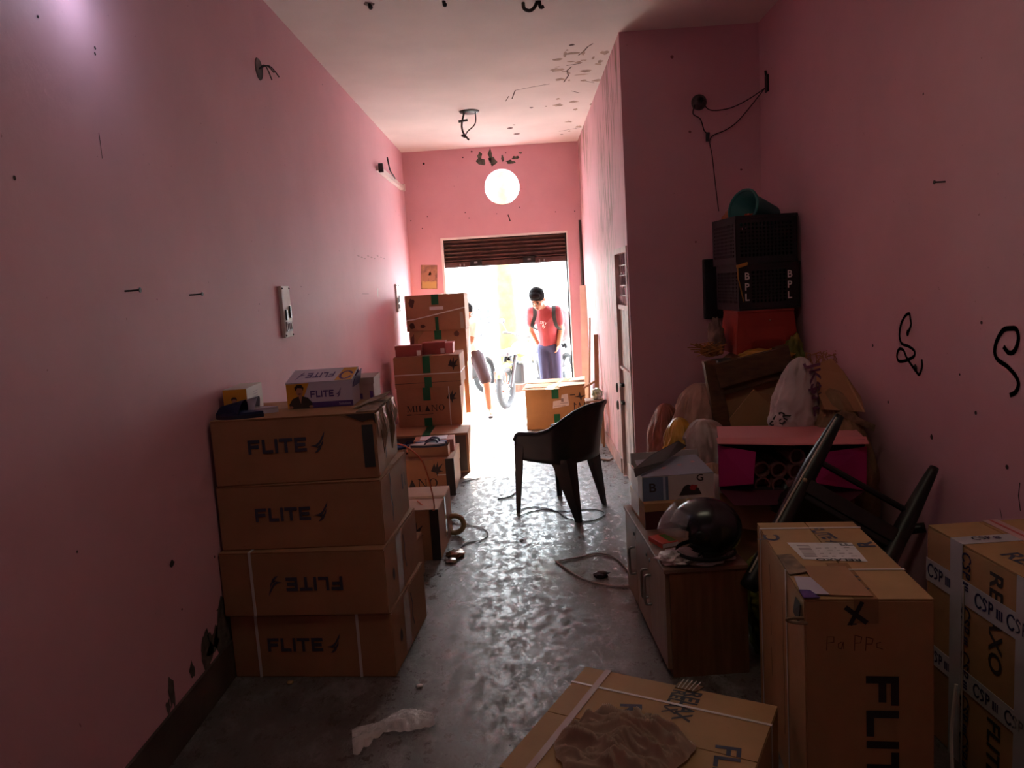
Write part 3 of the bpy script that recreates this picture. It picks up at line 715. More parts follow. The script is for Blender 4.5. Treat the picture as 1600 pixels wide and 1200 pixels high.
# shallow open boxes with slippers
M_PINKCARD = mat('salmon_card', (.40, .16, .105), .6, .1, 10)
def shallow(label, loc, W, D, H, rz=0):
    t = thing('shallow_box', label, 'box', loc, rz, 'shallow slipper boxes')
    b = MB().box((0, 0, 0), (W, D, .004)); b.box((0, 0, .004), (W, .004, H)); b.box((0, D-.004, .004), (W, D, H)); b.box((0, .004, .004), (.004, D-.004, H)); b.box((W-.004, .004, .004), (W, D-.004, H))
    b.build('tray', M_CARD2, t); return t
zt = .307
shallow('shallow box at right on the lettered carton, under the pale blue slippers', (-1.02, 6.10, zt), .33, .16, .085)
shallow('shallow box at left on the lettered carton, under the bright blue slipper', (-1.30, 6.08, zt), .24, .16, .075)
t = thing('shallow_box', 'salmon shoe box lid lying behind the pale blue slippers on the lettered carton', 'box', (-1.0, 6.30, zt), 2, 'shallow slipper boxes')
MB().box((0, 0, 0), (.34, .2, .1), bev=.002).build('box_body', M_PINKCARD, t); MB().box((.05, .02, .1), (.28, .18, .104)).build('paper_sheet', mat('lilac_paper', (.6, .55, .6), .7), t)
M_BLUEF = mat('slate_blue_rubber', (.10, .13, .22), .5); M_STRAPV = mat('dark_violet_strap', (.04, .025, .07), .4); M_BLUE = mat('bright_blue_rubber', (.05, .12, .36), .5); M_ORNG = mat('coral_rubber', (.62, .17, .08), .5)
SL = 'slippers displayed on the lettered carton'
slide('flip_flop', 'pale slate blue flip flop at front right on the shallow box', (-.855, 6.135, zt+.085), 4, M_SOLEW, mat('dark_blue_sole', (.03, .035, .08), .6), SL, strap=M_STRAPV, L=.29)
slide('flip_flop', 'slate blue flip flop behind its front right twin', (-.84, 6.215, zt+.085), 2, M_BLUEF, M_NAVY, SL, strap=M_STRAPV, L=.27)
slide('flip_flop', 'bright blue flip flop at front left on the shallow box', (-1.16, 6.15, zt+.075), 8, M_BLUE, M_NAVY, SL, strap=M_NAVY, L=.24)
slide('flip_flop', 'coral orange flip flop behind the bright blue one', (-1.14, 6.30, zt), 12, M_ORNG, mat('maroon_sole', (.1, .03, .03), .6), SL, strap=mat('black_strap', (.02, .015, .02), .4), L=.25)
slide('flip_flop', 'ochre flip flop between the coral and the navy ones', (-1.16, 6.40, zt), 10, mat('ochre_rubber', (.36, .19, .05), .5), M_ORNG, SL, strap=M_ORNG, L=.24)
slide('flip_flop', 'navy flip flop at the back of the lettered carton', (-1.09, 6.52, zt), 6, M_NAVY, M_NAVY, SL, strap=M_NAVY, L=.25)
# base carton and the stack on it
ba = carton('low sunlit carton under the green taped stack by the left wall', (-1.33, 6.76, 0), 0, .755, 1.12, .37, M_CARD2, group=MID, axis='y')
strip(ba, 'tape', M_GREEN, ((.34, 0, .3704), (.41, 1.12, .372)), ((.34, -.002, .24), (.41, -.0004, .371)))
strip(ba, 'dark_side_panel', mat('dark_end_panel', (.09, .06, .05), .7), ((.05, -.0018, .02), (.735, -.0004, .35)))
STK = 'green taped cartons by the left wall'
Z0 = .3725
a1 = carton('lettered carton with green tape, lower of the pair on the low sunlit carton', (-1.27, 7.20, Z0), 0, .615, .52, .375, M_CARD2, group=STK, axis='y')
f = faces(.615, .52, .375)
marks('lettering', a1, f['front'], [xf(p, .09, .145) for p in milano_polys(.078)], M_BLACKINK)
marks('underline', a1, f['front'], [rect(.085, .115, .34, .119), rect(.085, .112, .13, .122)], M_BLACKINK)
marks('palm_print', a1, f['front'], [xf([(.50, .17), (.53, .235), (.54, .20), (.56, .25), (.56, .20), (.60, .23), (.57, .175), (.60, .165), (.56, .155), (.55, .12), (.54, .155)], -.02, .09)], M_BLACKINK)
tape_front(a1, .255, .07, .52, .375, lo=.25); tape_front(a1, .25, .075, .52, .375, lo=.0, hi=.08, top=False)
strip(a1, 'strap', M_STRAP, ((.50, -.003, 0), (.51, -.0005, .375)))
a2 = carton('upper carton with green tape and a white string, two red boxes on it', (-1.275, 7.19, Z0+.376), 0, .635, .54, .30, M_CARD2, group=STK, axis='y')
tape_front(a2, .28, .07, .54, .30, lo=.14, hi=.30); tape_front(a2, .285, .07, .54, .30, lo=.0, hi=.10, top=False)
strap_z(a2, .125, .635, .54, .30, wd=.010, name='string')
marks('palm_print', a2, faces(.635, .54, .3)['front'], [xf([(.50, .17), (.53, .235), (.54, .20), (.56, .25), (.56, .20), (.60, .23), (.57, .175), (.60, .165), (.56, .155), (.55, .12), (.54, .155)], .02, .03)], M_BLACKINK)
strip(a2, 'seam_line', M_BLACKINK, ((0, -.0012, .045), (.635, -.0002, .049)))
ZT = Z0+.676
M_MAROON = mat('maroon_shoe_box_card', (.30, .07, .06), .55, .1, 10)
for lab, x, y, W, D, H in [('small maroon shoe box at left on the green taped stack', -1.26, 7.27, .25, .14, .105), ('small maroon shoe box at right on the green taped stack', -1.01, 7.36, .22, .2, .115), ('tiny pink ended box beside the right maroon shoe box', -.785, 7.38, .07, .2, .105)]:
    t = thing('shoe_box', lab, 'shoe box', (x, y, ZT), 0, 'maroon shoe boxes on the green taped stack')
    MB().box((0, 0, 0), (W, D, H-.03), bev=.002).build('box_body', M_MAROON if W > .1 else mat('pink_card', (.55, .2, .2), .6), t)
    MB().box((-.003, -.003, H-.035), (W+.003, D+.003, H)).build('lid', M_MAROON if W > .1 else mat('pink_card', (.55, .2, .2)), t)
    if W > .1: marks('size_label', t, frame((0, 0, 0), (1, 0, 0), (0, 0, 1)), [rect(W-.045, .005, W-.005, .055)], M_PAPER)
# far stack
FAR = 'far stack of cartons beside the doorway'
b0 = carton('hidden support carton at the bottom of the far stack', (-1.27, 8.0, 0), 0, .64, .55, .45, M_CARD2, group=FAR)
b0['label'] = 'lowest carton of the far stack beside the doorway'
b0b = carton('second lowest carton of the far stack beside the doorway', (-1.27, 8.0, .451), 0, .64, .55, .45, M_CARD2, group=FAR)
b1 = carton('carton with a torn left corner and white label, second from top of the far stack', (-1.225, 8.0, .902), 0, .60, .55, .345, M_CARD2, group=FAR)
b2 = carton('top carton of the far stack, tied with a slanting white string', (-1.245, 7.99, 1.248), 0, .625, .57, .375, M_CARD2, group=FAR, axis='y')
tape_front(b2, .28, .075, .57, .375, lo=.27); tape_front(b2, .305, .035, .57, .375, lo=.0, hi=.14, top=False)
tape_front(b1, .265, .075, .55, .345, lo=.25, top=False)
marks('white_label', b2, faces(.625, .57, .375)['front'], [rect(.255, .215, .40, .25)], M_PAPER)
marks('white_label', b1, faces(.6, .55, .345)['front'], [[(.235, .13), (.385, .14), (.39, .24), (.235, .235)]], M_PAPER)
marks('label_print', b1, faces(.6, .55, .345)['front'], [rect(.25, .15+.02*i, .37, .156+.02*i) for i in range(4)], mat('grey_print', (.25, .22, .22), .7), .0018)
strip(b2, 'string', M_STRAP)
bpy.data.objects.remove([o for o in b2.children if o.name.startswith('string')][0])
MB().tube([(0, -.004, .12), (.08, -.006, .125), (.3, -.006, .165), (.625, -.005, .225)], .006, 6).build('string', M_STRAP, b2)
flap_tear(b1, 'torn_tape', [(.05, -.003, .345), (.16, -.003, .345), (.09, -.012, .26), (.075, -.02, .13), (.035, -.02, .14), (.05, -.01, .24)], M_BROWNTAPE)
flap_tear(b2, 'torn_tape', [(.57, -.003, .18), (.60, -.003, .18), (.615, -.012, .0), (.57, -.012, .01)], mat('shiny_tape', (.4, .34, .27)))
marks('dark_scuff', b2, faces(.625, .57, .375)['front'], [blob(.07, .3, .03, .05, 2), blob(.06, .06, .03, .03, 6), blob(.17, .05, .03, .015, 5)], mat('dark_scuff', (.10, .045, .035), .8))
marks('dark_scuff', b1, faces(.6, .55, .345)['front'], [blob(.5, .3, .03, .03, 3), blob(.045, .15, .04, .15, 9)], mat('dark_scuff', (.10, .045, .035)))
# orange wire between the stacks
tag(MB().tube(smoothpts([(-.80, 4.15, .83), (-.72, 4.2, .80), (-.65, 4.25, .72), (-.62, 4.32, .6), (-.62, 4.5, .33), (-.75, 4.7, .335)], 6), .004, 6).build('wire', mat('orange_wire', (.6, .12, .05), .5)), 'thin orange wire drooping behind the near left stack', 'wire')

# ================================================================== CARTON IN MID ROOM
PB = at(825, 671, z=0)
g = carton('open topped carton with green tape standing alone before the doorway', (PB.x-.01, PB.y-.02, 0), -4, .69, .55, .49, M_CARD3, flaps=False)
f = faces(.69, .55, .49)
tape_front(g, .305, .08, .55, .49, lo=.35, top=False); tape_front(g, .32, .07, .55, .49, lo=.0, hi=.17, top=False)
gf = frame((-.04, 0, 0), (.98, 0, 0), (0, 0, 1))
marks('white_label', g, gf, [[(.35, .235), (.54, .265), (.53, .40), (.46, .39), (.45, .33), (.36, .32)]], M_PAPER)
marks('label_print', g, gf, [rect(.44, .29, .53, .297), rect(.37, .26, .5, .266), rect(.45, .31, .48, .35)], mat('grey_print', (.25, .22, .22)), .0018)
marks('palm_print', g, gf, [[(.60, .36), (.65, .37), (.67, .42), (.68, .37), (.74, .375), (.69, .35), (.68, .31), (.665, .35)]]+stroke([(.56, .385), (.61, .385)], .012)+stroke([(.60, .21), (.60, .29), (.62, .27)], .01)+stroke([(.645, .22), (.66, .29), (.68, .22)], .01)+stroke([(.71, .22), (.72, .29)], .01), M_BLACKINK)
flap_tear(g, 'open_flap', [(-.03, -.08, .475), (.40, -.10, .47), (.42, .22, .50), (0, .25, .50)], M_CARD3)
flap_tear(g, 'open_flap', [(.39, -.06, .492), (.70, -.09, .515), (.69, .2, .51), (.40, .22, .505)], mat('pale_flap', (.52, .40, .27), .7))
flap_tear(g, 'open_flap', [(0, .3, .50), (.69, .3, .50), (.70, .60, .505), (0, .62, .505)], M_CARD3)
flap_tear(g, 'open_flap', [(.50, .25, .513), (.69, .1, .54), (.70, .35, .55), (.55, .45, .52)], mat('pale_flap', (.52, .40, .27)))

# ================================================================== BLACK CHAIR IN THE MIDDLE
def plastic_chair(name, label, loc, rz, group=None):
    "one-piece armchair, facing +X in its own frame"
    t = thing(name, label, 'chair', loc, rz, group)
    hw, d0, d1 = .265, .24, -.235
    path = []
    N = 44
    for i in range(N+1):
        s = -1+2*i/N
        a = abs(s); sg = 1 if s > 0 else -1
        if a > .42:
            k = (a-.42)/.58; x = d1+.12+(d0-d1-.12)*k; y = hw*(1-.03*k)
        else:
            k = a/.42; th = k*math.pi/2; x = d1+.12-.16*math.cos(th)**.9; y = hw*math.sin(th)
        path.append((x, sg*y, a))
    def topz(a):
        pts = [(0, .84), (.12, .835), (.24, .79), (.36, .71), (.48, .655), (.62, .63), (.78, .625), (.92, .62), (.97, .60), (1, .565)]
        for (p, q), (r_, s_) in zip(pts, pts[1:]):
            if a <= r_: return q+(s_-q)*(a-p)/(r_-p)
        return pts[-1][1]
    b = MB(); cols = []
    M = 9
    for x, y, a in path:
        zt = topz(a); zb = .41
        col = []
        for j in range(M):
            k = j/(M-1); z = zb+(zt-zb)*k
            lean = (.10*max(0, (.5-a)/.5))*(max(0, z-.42)/.41)
            flare = .025*k**2
            ln = math.hypot(x-.03, y); ux, uy = ((x-.03)/ln, y/ln)
            col.append(b.b.verts.new((x-lean+ux*flare*(1 if a < .5 else 0), y+(1 if y > 0 else -1)*flare*.6*(0 if a < .3 else 1), z)))
        cols.append(col)
    for A, B_ in zip(cols, cols[1:]):
        for j in range(M-1): b.b.faces.new((A[j], B_[j], B_[j+1], A[j+1]))
    bmesh.ops.recalc_face_normals(b.b, faces=b.b.faces)
    bmesh.ops.solidify(b.b, geom=b.b.faces[:], thickness=.007)
    b.build('backrest', M_BLACKPL, t, smooth=True)
    # rim of arms and top
    pts = []
    for x, y, a in path:
        zt = topz(a); lean = (.10*max(0, (.5-a)/.5))*(max(0, zt-.42)/.41); ln = math.hypot(x-.03, y)
        pts.append((x-lean+((x-.03)/ln*.025 if a < .5 else 0), y+(1 if y > 0 else -1)*(.015 if a > .3 else 0), zt))
    MB().tube(pts, .011, 8).build('armrest_rim', M_BLACKPL, t, smooth=True)
    # seat
    b = MB(); n = 10; gr = []
    for i in range(n+1):
        row = []
        for j in range(n+1):
            x = -.235+.475*i/n; yy = (-1+2*j/n)*(.258 if i > 2 else .20+.03*i)
            row.append(b.b.verts.new((x, yy, .425-.022*math.sin(math.pi*j/n)*math.sin(math.pi*min(1, i/n*.9)))))
        gr.append(row)
    for i in range(n):
        for j in range(n): b.b.faces.new((gr[i][j], gr[i+1][j], gr[i+1][j+1], gr[i][j+1]))
    bmesh.ops.solidify(b.b, geom=b.b.faces[:], thickness=.02)
    b.build('seat', M_BLACKPL, t, smooth=True)
    def leg(top, bot, wt, wb):
        b = MB()
        def ring(c, w_, z, sgx, sgy):
            x, y = c; q = [(x-sgx*w_, y), (x, y), (x, y-sgy*w_*.75), (x-sgx*.012, y-sgy*w_*.75), (x-sgx*.012, y-sgy*.012), (x-sgx*w_, y-sgy*.012)]
            return [b.b.verts.new((p, r_, z)) for p, r_ in q]
        sgx = 1 if bot[0] > 0 else -1; sgy = 1 if bot[1] > 0 else -1; rings = []
        K = 8
        for k in range(K+1):
            f_ = k/K; z = top[2]+(0-top[2])*f_
            rings.append(ring((top[0]+(bot[0]-top[0])*f_, top[1]+(bot[1]-top[1])*f_), wt+(wb-wt)*f_, z, sgx, sgy))
        for A, B_ in zip(rings, rings[1:]):
            for j in range(6): b.b.faces.new((A[j], A[(j+1) % 6], B_[(j+1) % 6], B_[j]))
        b.b.faces.new(rings[0]); b.b.faces.new(rings[-1][::-1])
        b.build('leg', M_BLACKPL, t)
    for s in (-1, 1):
        leg((.245, s*.262, .60), (.262, s*.272), .10, .034)
        leg((-.24 if s > 0 else -.19, s*.245, .45), (-.335 if s > 0 else -.24, s*.245), .16, .042)
    return t
fr1, re1, fr2, re2 = (at(*q, z=0) for q in ((818, 803), (905, 818), (865, 772), (938, 785)))
ctr = (fr1+re1+fr2+re2)/4; fw = ((fr1+fr2)-(re1+re2)).normalized()
chair = plastic_chair('plastic_armchair', 'black one piece plastic armchair standing upright in the middle of floor', (ctr.x, ctr.y, 0), math.degrees(math.atan2(fw.y, fw.x)))
chair.scale = (.93, .97, .97)

# ================================================================== RIGHT SIDE: LOW CABINET AND WHAT STANDS ON IT
M_WOOD = mat('brown_laminate', (.21, .10, .05), .42, scale=3, bump=.05, col2=(.13, .058, .028), stretch=(14, 14, 1.2), fac=(.3, .7))
M_WOODL = mat('pale_laminate_door', (.30, .19, .125), .4, scale=3, col2=(.22, .13, .085), stretch=(14, 14, 1.2), fac=(.3, .7))
CX, CY, CW, CL, CH_ = .512, 2.985, .338, .93, .47
cab = thing('low_cabinet', 'low brown laminate cabinet carrying the black helmet and display box', 'cabinet', (CX, CY, 0), 2.5)
MB().box((.018, 0, .03), (CW, .018, CH_-.018)).build('side_panel', M_WOOD, cab)
MB().box((.018, CL-.018, .03), (CW, CL, CH_-.018)).build('side_panel', M_WOOD, cab)
MB().box((CW-.012, .018, .03), (CW, CL-.018, CH_-.018)).build('back_panel', M_WOOD, cab)
MB().box((-.006, -.004, CH_-.018), (CW+.004, CL+.004, CH_), bev=.003).build('top', mat('dusty_cabinet_top', (.20, .12, .085), .45, .2, 9), cab)
MB().box((.02, .0, 0), (CW, CL, .03)).build('plinth', M_WOOD, cab)
for i, (y0, y1) in enumerate([(.006, CL*.36), (CL*.365, CL*.68), (CL*.685, CL-.006)]):
    D_ = MB().box((0, y0, .035), (.018, y1, CH_-.022), bev=.002).build('door', M_WOODL, cab)
    yk = y1-.035 if i == 0 else y0+.035
    MB().tube(smoothpts([(0, yk, .33), (-.028, yk, .325), (-.03, yk, .26), (-.028, yk, .20), (0, yk, .195)], 5), .006, 8).build('handle', M_STEEL, D_, smooth=True)
    MB().ball((-.002, yk, .40), (.004, .010, .010), sub=2).build('keyhole', M_BLACKPL, D_)
# plastic bag under helmet
M_BAGW = mat('white_plastic_bag', (.60, .55, .54), .3, .08, 20, .5, 30, spec=.5)
def crumple(name, label, cat, c, r, seed, m, amp=.35, ns=2.2, group=None, sub=4, rz=0, flat=True):
    b = MB(); bb = bmesh.new(); bmesh.ops.create_icosphere(bb, subdivisions=sub, radius=1)
    for v in bb.verts:
        d = v.co.normalized(); S3 = Vector((seed*3.1, seed*1.7, seed*5.3))
        k = 1+amp*noise.noise(d*ns+S3)+amp*.35*(1-2*abs(noise.noise(d*ns*2.7+S3)))+amp*.12*noise.noise(d*ns*7+S3)
        z = d.z*r[2]*k
        if flat: z = max(z, -r[2]*.92)
        v.co = Vector((d.x*r[0]*k, d.y*r[1]*k, z+r[2]*.92))
    b.join(bb, Matrix.Rotation(math.radians(rz), 4, 'Z'))
    o = b.build(name, m, smooth=True, loc=c); return tag(o, label, cat, group)
crumple('plastic_bag', 'crumpled white plastic bag squashed under the black helmet on the cabinet', 'bag', (.665, 3.09, CH_+.001), (.135, .085, .015), 3, M_BAGW, .5, 3)
crumple('plastic_bag', 'small white twist of plastic poking out before the helmet on the cabinet', 'bag', (.555, 3.035, CH_+.001), (.04, .03, .028), 8, M_BAGW, .5, 2.6)
# helmet
HP = Vector((.695, 3.06, CH_+.026))
hel = thing('motorcycle_helmet', 'black open face motorcycle helmet with clear visor lying on the low cabinet', 'helmet', HP, 180-8)
M_HEL = mat('black_helmet_shell', (.008, .009, .012), .22, spec=.6)
bb = bmesh.new(); bmesh.ops.create_uvsphere(bb, u_segments=48, v_segments=32, radius=1)
kill = []
for v in bb.verts:
    x, y, z = v.co
    v.co = Vector((x*.145*(1.04 if x < 0 else 1), y*.122, z*.128+.115))
for fc in bb.faces:
    c = fc.calc_center_median()
    ang = math.degrees(math.atan2(c.z-.115, c.x))
    if c.x > .03 and c.z < .115+.035 and abs(c.y) < .105: kill.append(fc)
    elif c.z < .012: kill.append(fc)
bmesh.ops.delete(bb, geom=kill, context='FACES')
bmesh.ops.solidify(bb, geom=bb.faces[:], thickness=.012)
MB().join(bb).build('shell', M_HEL, hel, smooth=True)
bb = bmesh.new(); bmesh.ops.create_uvsphere(bb, u_segments=32, v_segments=24, radius=1)
for v in bb.verts: v.co = Vector((v.co.x*.115-.006, v.co.y*.10, v.co.z*.105+.113))
bmesh.ops.delete(bb, geom=[q for q in bb.faces if q.calc_center_median().z < .015 or (q.calc_center_median().x > .055 and q.calc_center_median().z < .13)], context='FACES')
MB().join(bb).build('lining', mat('grey_lining', (.035, .033, .036), .9), hel, smooth=True)
b = MB(); rows = []
for i in range(9):
    el = math.radians(46-50*i/8)
    row = []
    for j in range(19):
        az = math.radians(-66+132*j/18)
        row.append(b.b.verts.new((.152*math.cos(az)*math.cos(el)*(1+.20*i/8)+.012, .132*math.sin(az)*(1-.05*i/8), .122+.14*math.sin(el))))
    rows.append(row)
for A, B_ in zip(rows, rows[1:]):
    for j in range(18): b.b.faces.new((A[j], A[j+1], B_[j+1], B_[j]))
bmesh.ops.solidify(b.b, geom=b.b.faces[:], thickness=.002)
mv = bpy.data.materials.new('clear_visor'); mv.use_nodes = True; nt = mv.node_tree; pb = nt.nodes['Principled BSDF']
pb.inputs['Base Color'].default_value = (.75, .75, .78, 1); pb.inputs['Roughness'].default_value = .16; pb.inputs['Alpha'].default_value = .30; pb.inputs['Specular IOR Level'].default_value = .8
b.build('visor', mv, hel, smooth=True)
for s in (-1, 1): MB().ball((.03, s*.124, .125), (.02, .008, .02), sub=2).build('visor_pivot', M_BLACKPL, hel, smooth=True)
MB().tube(smoothpts([(.02, .10, .03), (.09, .07, -.012), (.12, .0, -.02), (.09, -.07, -.012), (.02, -.10, .03)], 5), .006, 6).build('chin_strap', mat('grey_webbing', (.10, .09, .09), .8), hel)
MB().lathe([(.118, .012), (.126, .018), (.120, .03)], 32, Matrix.Scale(1.0, 4)).build('edge_trim', M_BLACKPL, hel, smooth=True)
# small printed packet on cabinet
pk = thing('matchbox_packet', 'flat red and green printed packet on the cabinet before the helmet', 'packet', (.545, 3.23, CH_), 20)
MB().box((0, 0, 0), (.085, .12, .022), bev=.002).build('packet_body', mat('red_packet', (.50, .07, .05), .4), pk)
marks('green_print', pk, frame((0, 0, .022), (1, 0, 0), (0, 1, 0)), [rect(.045, .01, .08, .11)], mat('green_print', (.08, .16, .03), .5))
marks('white_edge', pk, frame((0, 0, 0), (1, 0, 0), (0, 0, 1)), [rect(.003, .002, .082, .02)], M_PAPER)
# brown tray box with dark red inside
M_RED_IN = mat('dark_maroon_lining', (.07, .014, .017), .6)
ty = thing('display_box', 'open brown display box lined maroon on the far end of the cabinet', 'box', (.515, 3.50, CH_), 3)
TW, TD, TH = .335, .34, .125
b = MB().box((0, 0, 0), (TW, TD, .005)); b.box((0, TD-.006, .005), (TW, TD, TH)); b.box((0, .0, .005), (.006, TD-.006, TH)); b.box((TW-.006, 0, .005), (TW, TD-.006, TH)); b.build('box_body', M_CARD, ty)
MB().box((.0, -.006, .0), (TW, 0, .088)).build('front_wall', M_RED_IN, ty)
MB().box((-.002, -.008, .088), (TW+.002, TD+.002, TH+.002)).build('lid_band', M_CARD3, ty)
# appliance carton
ap = thing('appliance_box', 'blue and white printed appliance box with its dark lid flap raised', 'box', (.512, 3.53, CH_+TH+.003), 3)
AW, AD, AH = .345, .27, .118
b = MB(); b.box((0, 0, 0), (AW, AD, .004)); b.box((0, 0, .004), (AW, .005, AH)); b.box((0, AD-.005, .004), (AW, AD, AH+.06)); b.box((0, .005, .004), (.005, AD-.005, AH)); b.box((AW-.005, .005, .004), (AW, AD-.005, AH))
b.build('box_body', mat('offwhite_print', (.50, .46, .44), .45), ap)
fa = frame((0, 0, 0), (1, 0, 0), (0, 0, 1))
marks('blue_band', ap, fa, [rect(.003, .002, .125, AH-.002)], mat('blue_print', (.13, .18, .28), .45))
marks('pale_band', ap, fa, [rect(.10, .002, .112, AH-.002)], mat('pale_blue_print', (.36, .42, .52), .45), .0018)
marks('lettering', ap, fa, [xf(text('B', .06, 1.1, .02), .03, .045), xf(text('G', .045, 1.1, .02), .26, .085)], M_BLACKINK, .002)
marks('printed_iron', ap, fa, [[(.175, .018), (.285, .018), (.27, .05), (.22, .07), (.20, .062), (.185, .035)]], M_BLACKINK); marks('printed_red_patch', ap, fa, [blob(.245, .055, .018, .015, 2)], mat('red_print', (.35, .03, .03), .5), .0018)
flap_tear(ap, 'top_panel', [(0, .0, AH), (AW, .0, AH), (AW-.04, .16, AH+.055), (.0, .16, AH+.045)], mat('blue_white_panel', (.33, .34, .42), .45))
flap_tear(ap, 'raised_flap', [(-.035, -.02, AH+.012), (.10, .05, AH+.045), (.13, .06, AH+.062), (.265, .18, AH+.10), (.235, .22, AH+.12), (.08, .14, AH+.075), (-.03, .04, AH+.035)], mat('dark_flap', (.045, .035, .035), .6))
marks('star_print', ap, frame((.0, .0, AH+.004), (1, 0, 0), (0, .95, .3)), [blob(.12, .06, .012, .008, 1), blob(.2, .08, .012, .008, 2), blob(.27, .1, .012, .008, 3)], mat('red_white_print', (.55, .3, .3), .5), .004)
# translucent film hanging over the display box corner
b = MB(); rows = []
for i in range(7):
    row = []
    for j in range(6):
        row.append(b.b.verts.new((-.02+.012*noise.noise(Vector((i, j, 3)))+.004*i*0, .0+.05*j, AH+.02-.035*i+.02*noise.noise(Vector((i*.7, j*.9, 7))))))
    rows.append(row)
for A_, B_ in zip(rows, rows[1:]):
    for j in range(5): b.b.faces.new((A_[j], A_[j+1], B_[j+1], B_[j]))
mf = bpy.data.materials.new('clear_film'); mf.use_nodes = True; pb = mf.node_tree.nodes['Principled BSDF']
pb.inputs['Base Color'].default_value = (.85, .83, .82, 1); pb.inputs['Roughness'].default_value = .18; pb.inputs['Alpha'].default_value = .34; pb.inputs['Specular IOR Level'].default_value = .9
b.build('film_wrap', mf, ap, smooth=True)

# ================================================================== NEAR CARTONS, RIGHT FOREGROUND
tl = carton('tall carton standing on end with a white address label, near right foreground', (.740, 2.05, 0), -4, .348, .74, .725, M_CARD3, axis='y', skew=.006)
tl.rotation_euler = (math.radians(-1.2), 0, math.radians(-7))
f = faces(.348, .74, .725)
print_flite(tl, f['front'], .165, .50, .088, rot=-90, m=M_BLACKINK, sx=.092)
marks('handwriting', tl, f['front'], [p for s_ in [[(.06, .575), (.062, .615), (.08, .615), (.08, .60), (.064, .597)], [(.10, .60), (.092, .595), (.092, .582), (.10, .58), (.105, .60), (.106, .58)], [(.135, .575), (.137, .62), (.155, .615), (.152, .598), (.138, .597)], [(.165, .575), (.167, .615), (.185, .61), (.182, .595), (.168, .595)], [(.205, .60), (.195, .597), (.195, .585), (.21, .58)]] for p in stroke(s_, .0022)], mat('pencil_brown', (.10, .045, .02), .8))
marks('printed_x', tl, f['front'], stroke([(.115, .70), (.165, .66)], .014)+stroke([(.155, .715), (.125, .655)], .012)+stroke([(.118, .652), (.14, .654)], .004), M_BLACKINK, .0032)
tp = f['top']
marks('address_label', tl, tp, [[(.075, .33), (.265, .30), (.27, .49), (.06, .50)]], M_PAPER)
marks('label_print', tl, tp, [rect(.085, .35+.014*i, .125, .357+.014*i) for i in range(9)]+[rect(.14+.03*j, .35+.028*i, .158+.03*j-.006*((i+j) % 3), .356+.028*i) for i in range(4) for j in range(4)], mat('grey_print', (.25, .22, .22)), .0018)
marks('lettering', tl, tp, [xf(text('RELAXO', .03, 1.2, .03), .25, .325, 176)], M_BLACKINK, .002)
print_flite(tl, tp, .165, .665, .052, rot=-80, m=M_INK, sx=.030)
marks('lettering', tl, tp, [xf(text('R', .075, 1.3, .03), .335, .44, 90), xf(text('F', .06, 1.2, .03), .27, .455, 90), xf(text('C', .075, 1.3, .03), .045, .52, 90), xf(text('J', .06, 1.2, .03), .01, .53, 90)], M_INK)
strip(tl, 'strap', M_STRAP, ((-.002, .655, .7255), (.350, .667, .7275)), ((-.0025, .655, 0), (-.0005, .667, .726)))
strip(tl, 'strap', M_STRAP, ((-.002, .225, .7255), (.350, .236, .7275)), ((-.0025, .225, 0), (-.0005, .236, .726)))
strip(tl, 'tape', M_BROWNTAPE, ((.135, .0, .7254), (.20, .29, .7268)), ((.135, -.0022, .655), (.20, -.0005, .7265)))
marks('tape_print', tl, frame((0, 0, .7268), (1, 0, 0), (0, 1, 0)), stroke([(.15, .19), (.185, .14), (.16, .11), (.19, .07)], .018)+stroke([(.15, .13), (.19, .17)], .015), M_BLACKINK)
flap_tear(tl, 'torn_flap', [(.075, .02, .728), (.19, .01, .728), (.18, .24, .732), (.06, .25, .731), (.05, .12, .730)], M_CARD)
flap_tear(tl, 'torn_corner', [(.0, .03, .727), (.075, .02, .730), (.055, .15, .731), (.01, .16, .730)], mat('lilac_inner_box', (.46, .42, .50), .5))
flap_tear(tl, 'torn_corner', [(.0, .0, .728), (.045, .0, .7285), (.03, .05, .730), (.0, .06, .728)], M_PURPLE)
flap_tear(tl, 'torn_strip', [(.0, .18, .728), (.06, .2, .731), (.045, .36, .731), (.0, .36, .728)], M_TEAR)
flap_tear(tl, 'torn_strip', [(-.003, .02, .70), (-.003, .08, .7), (-.012, .07, .66), (-.006, .03, .64)], M_TEARD)
for z in (.60, .45, .3):
    marks('crease', tl, f['left'], stroke([(.45, z), (.46, z-.1), (.452, z-.15)], .006)+stroke([(.25, z+.05), (.255, z-.05)], .005), M_TEARD)
MB().tube(smoothpts([(.0, .01, .665), (-.03, .0, .67), (-.045, .01, .66), (-.02, .015, .65), (.01, .0, .655)], 5), .005, 6).build('string_knot', mat('jute', (.22, .15, .09), .9), tl)

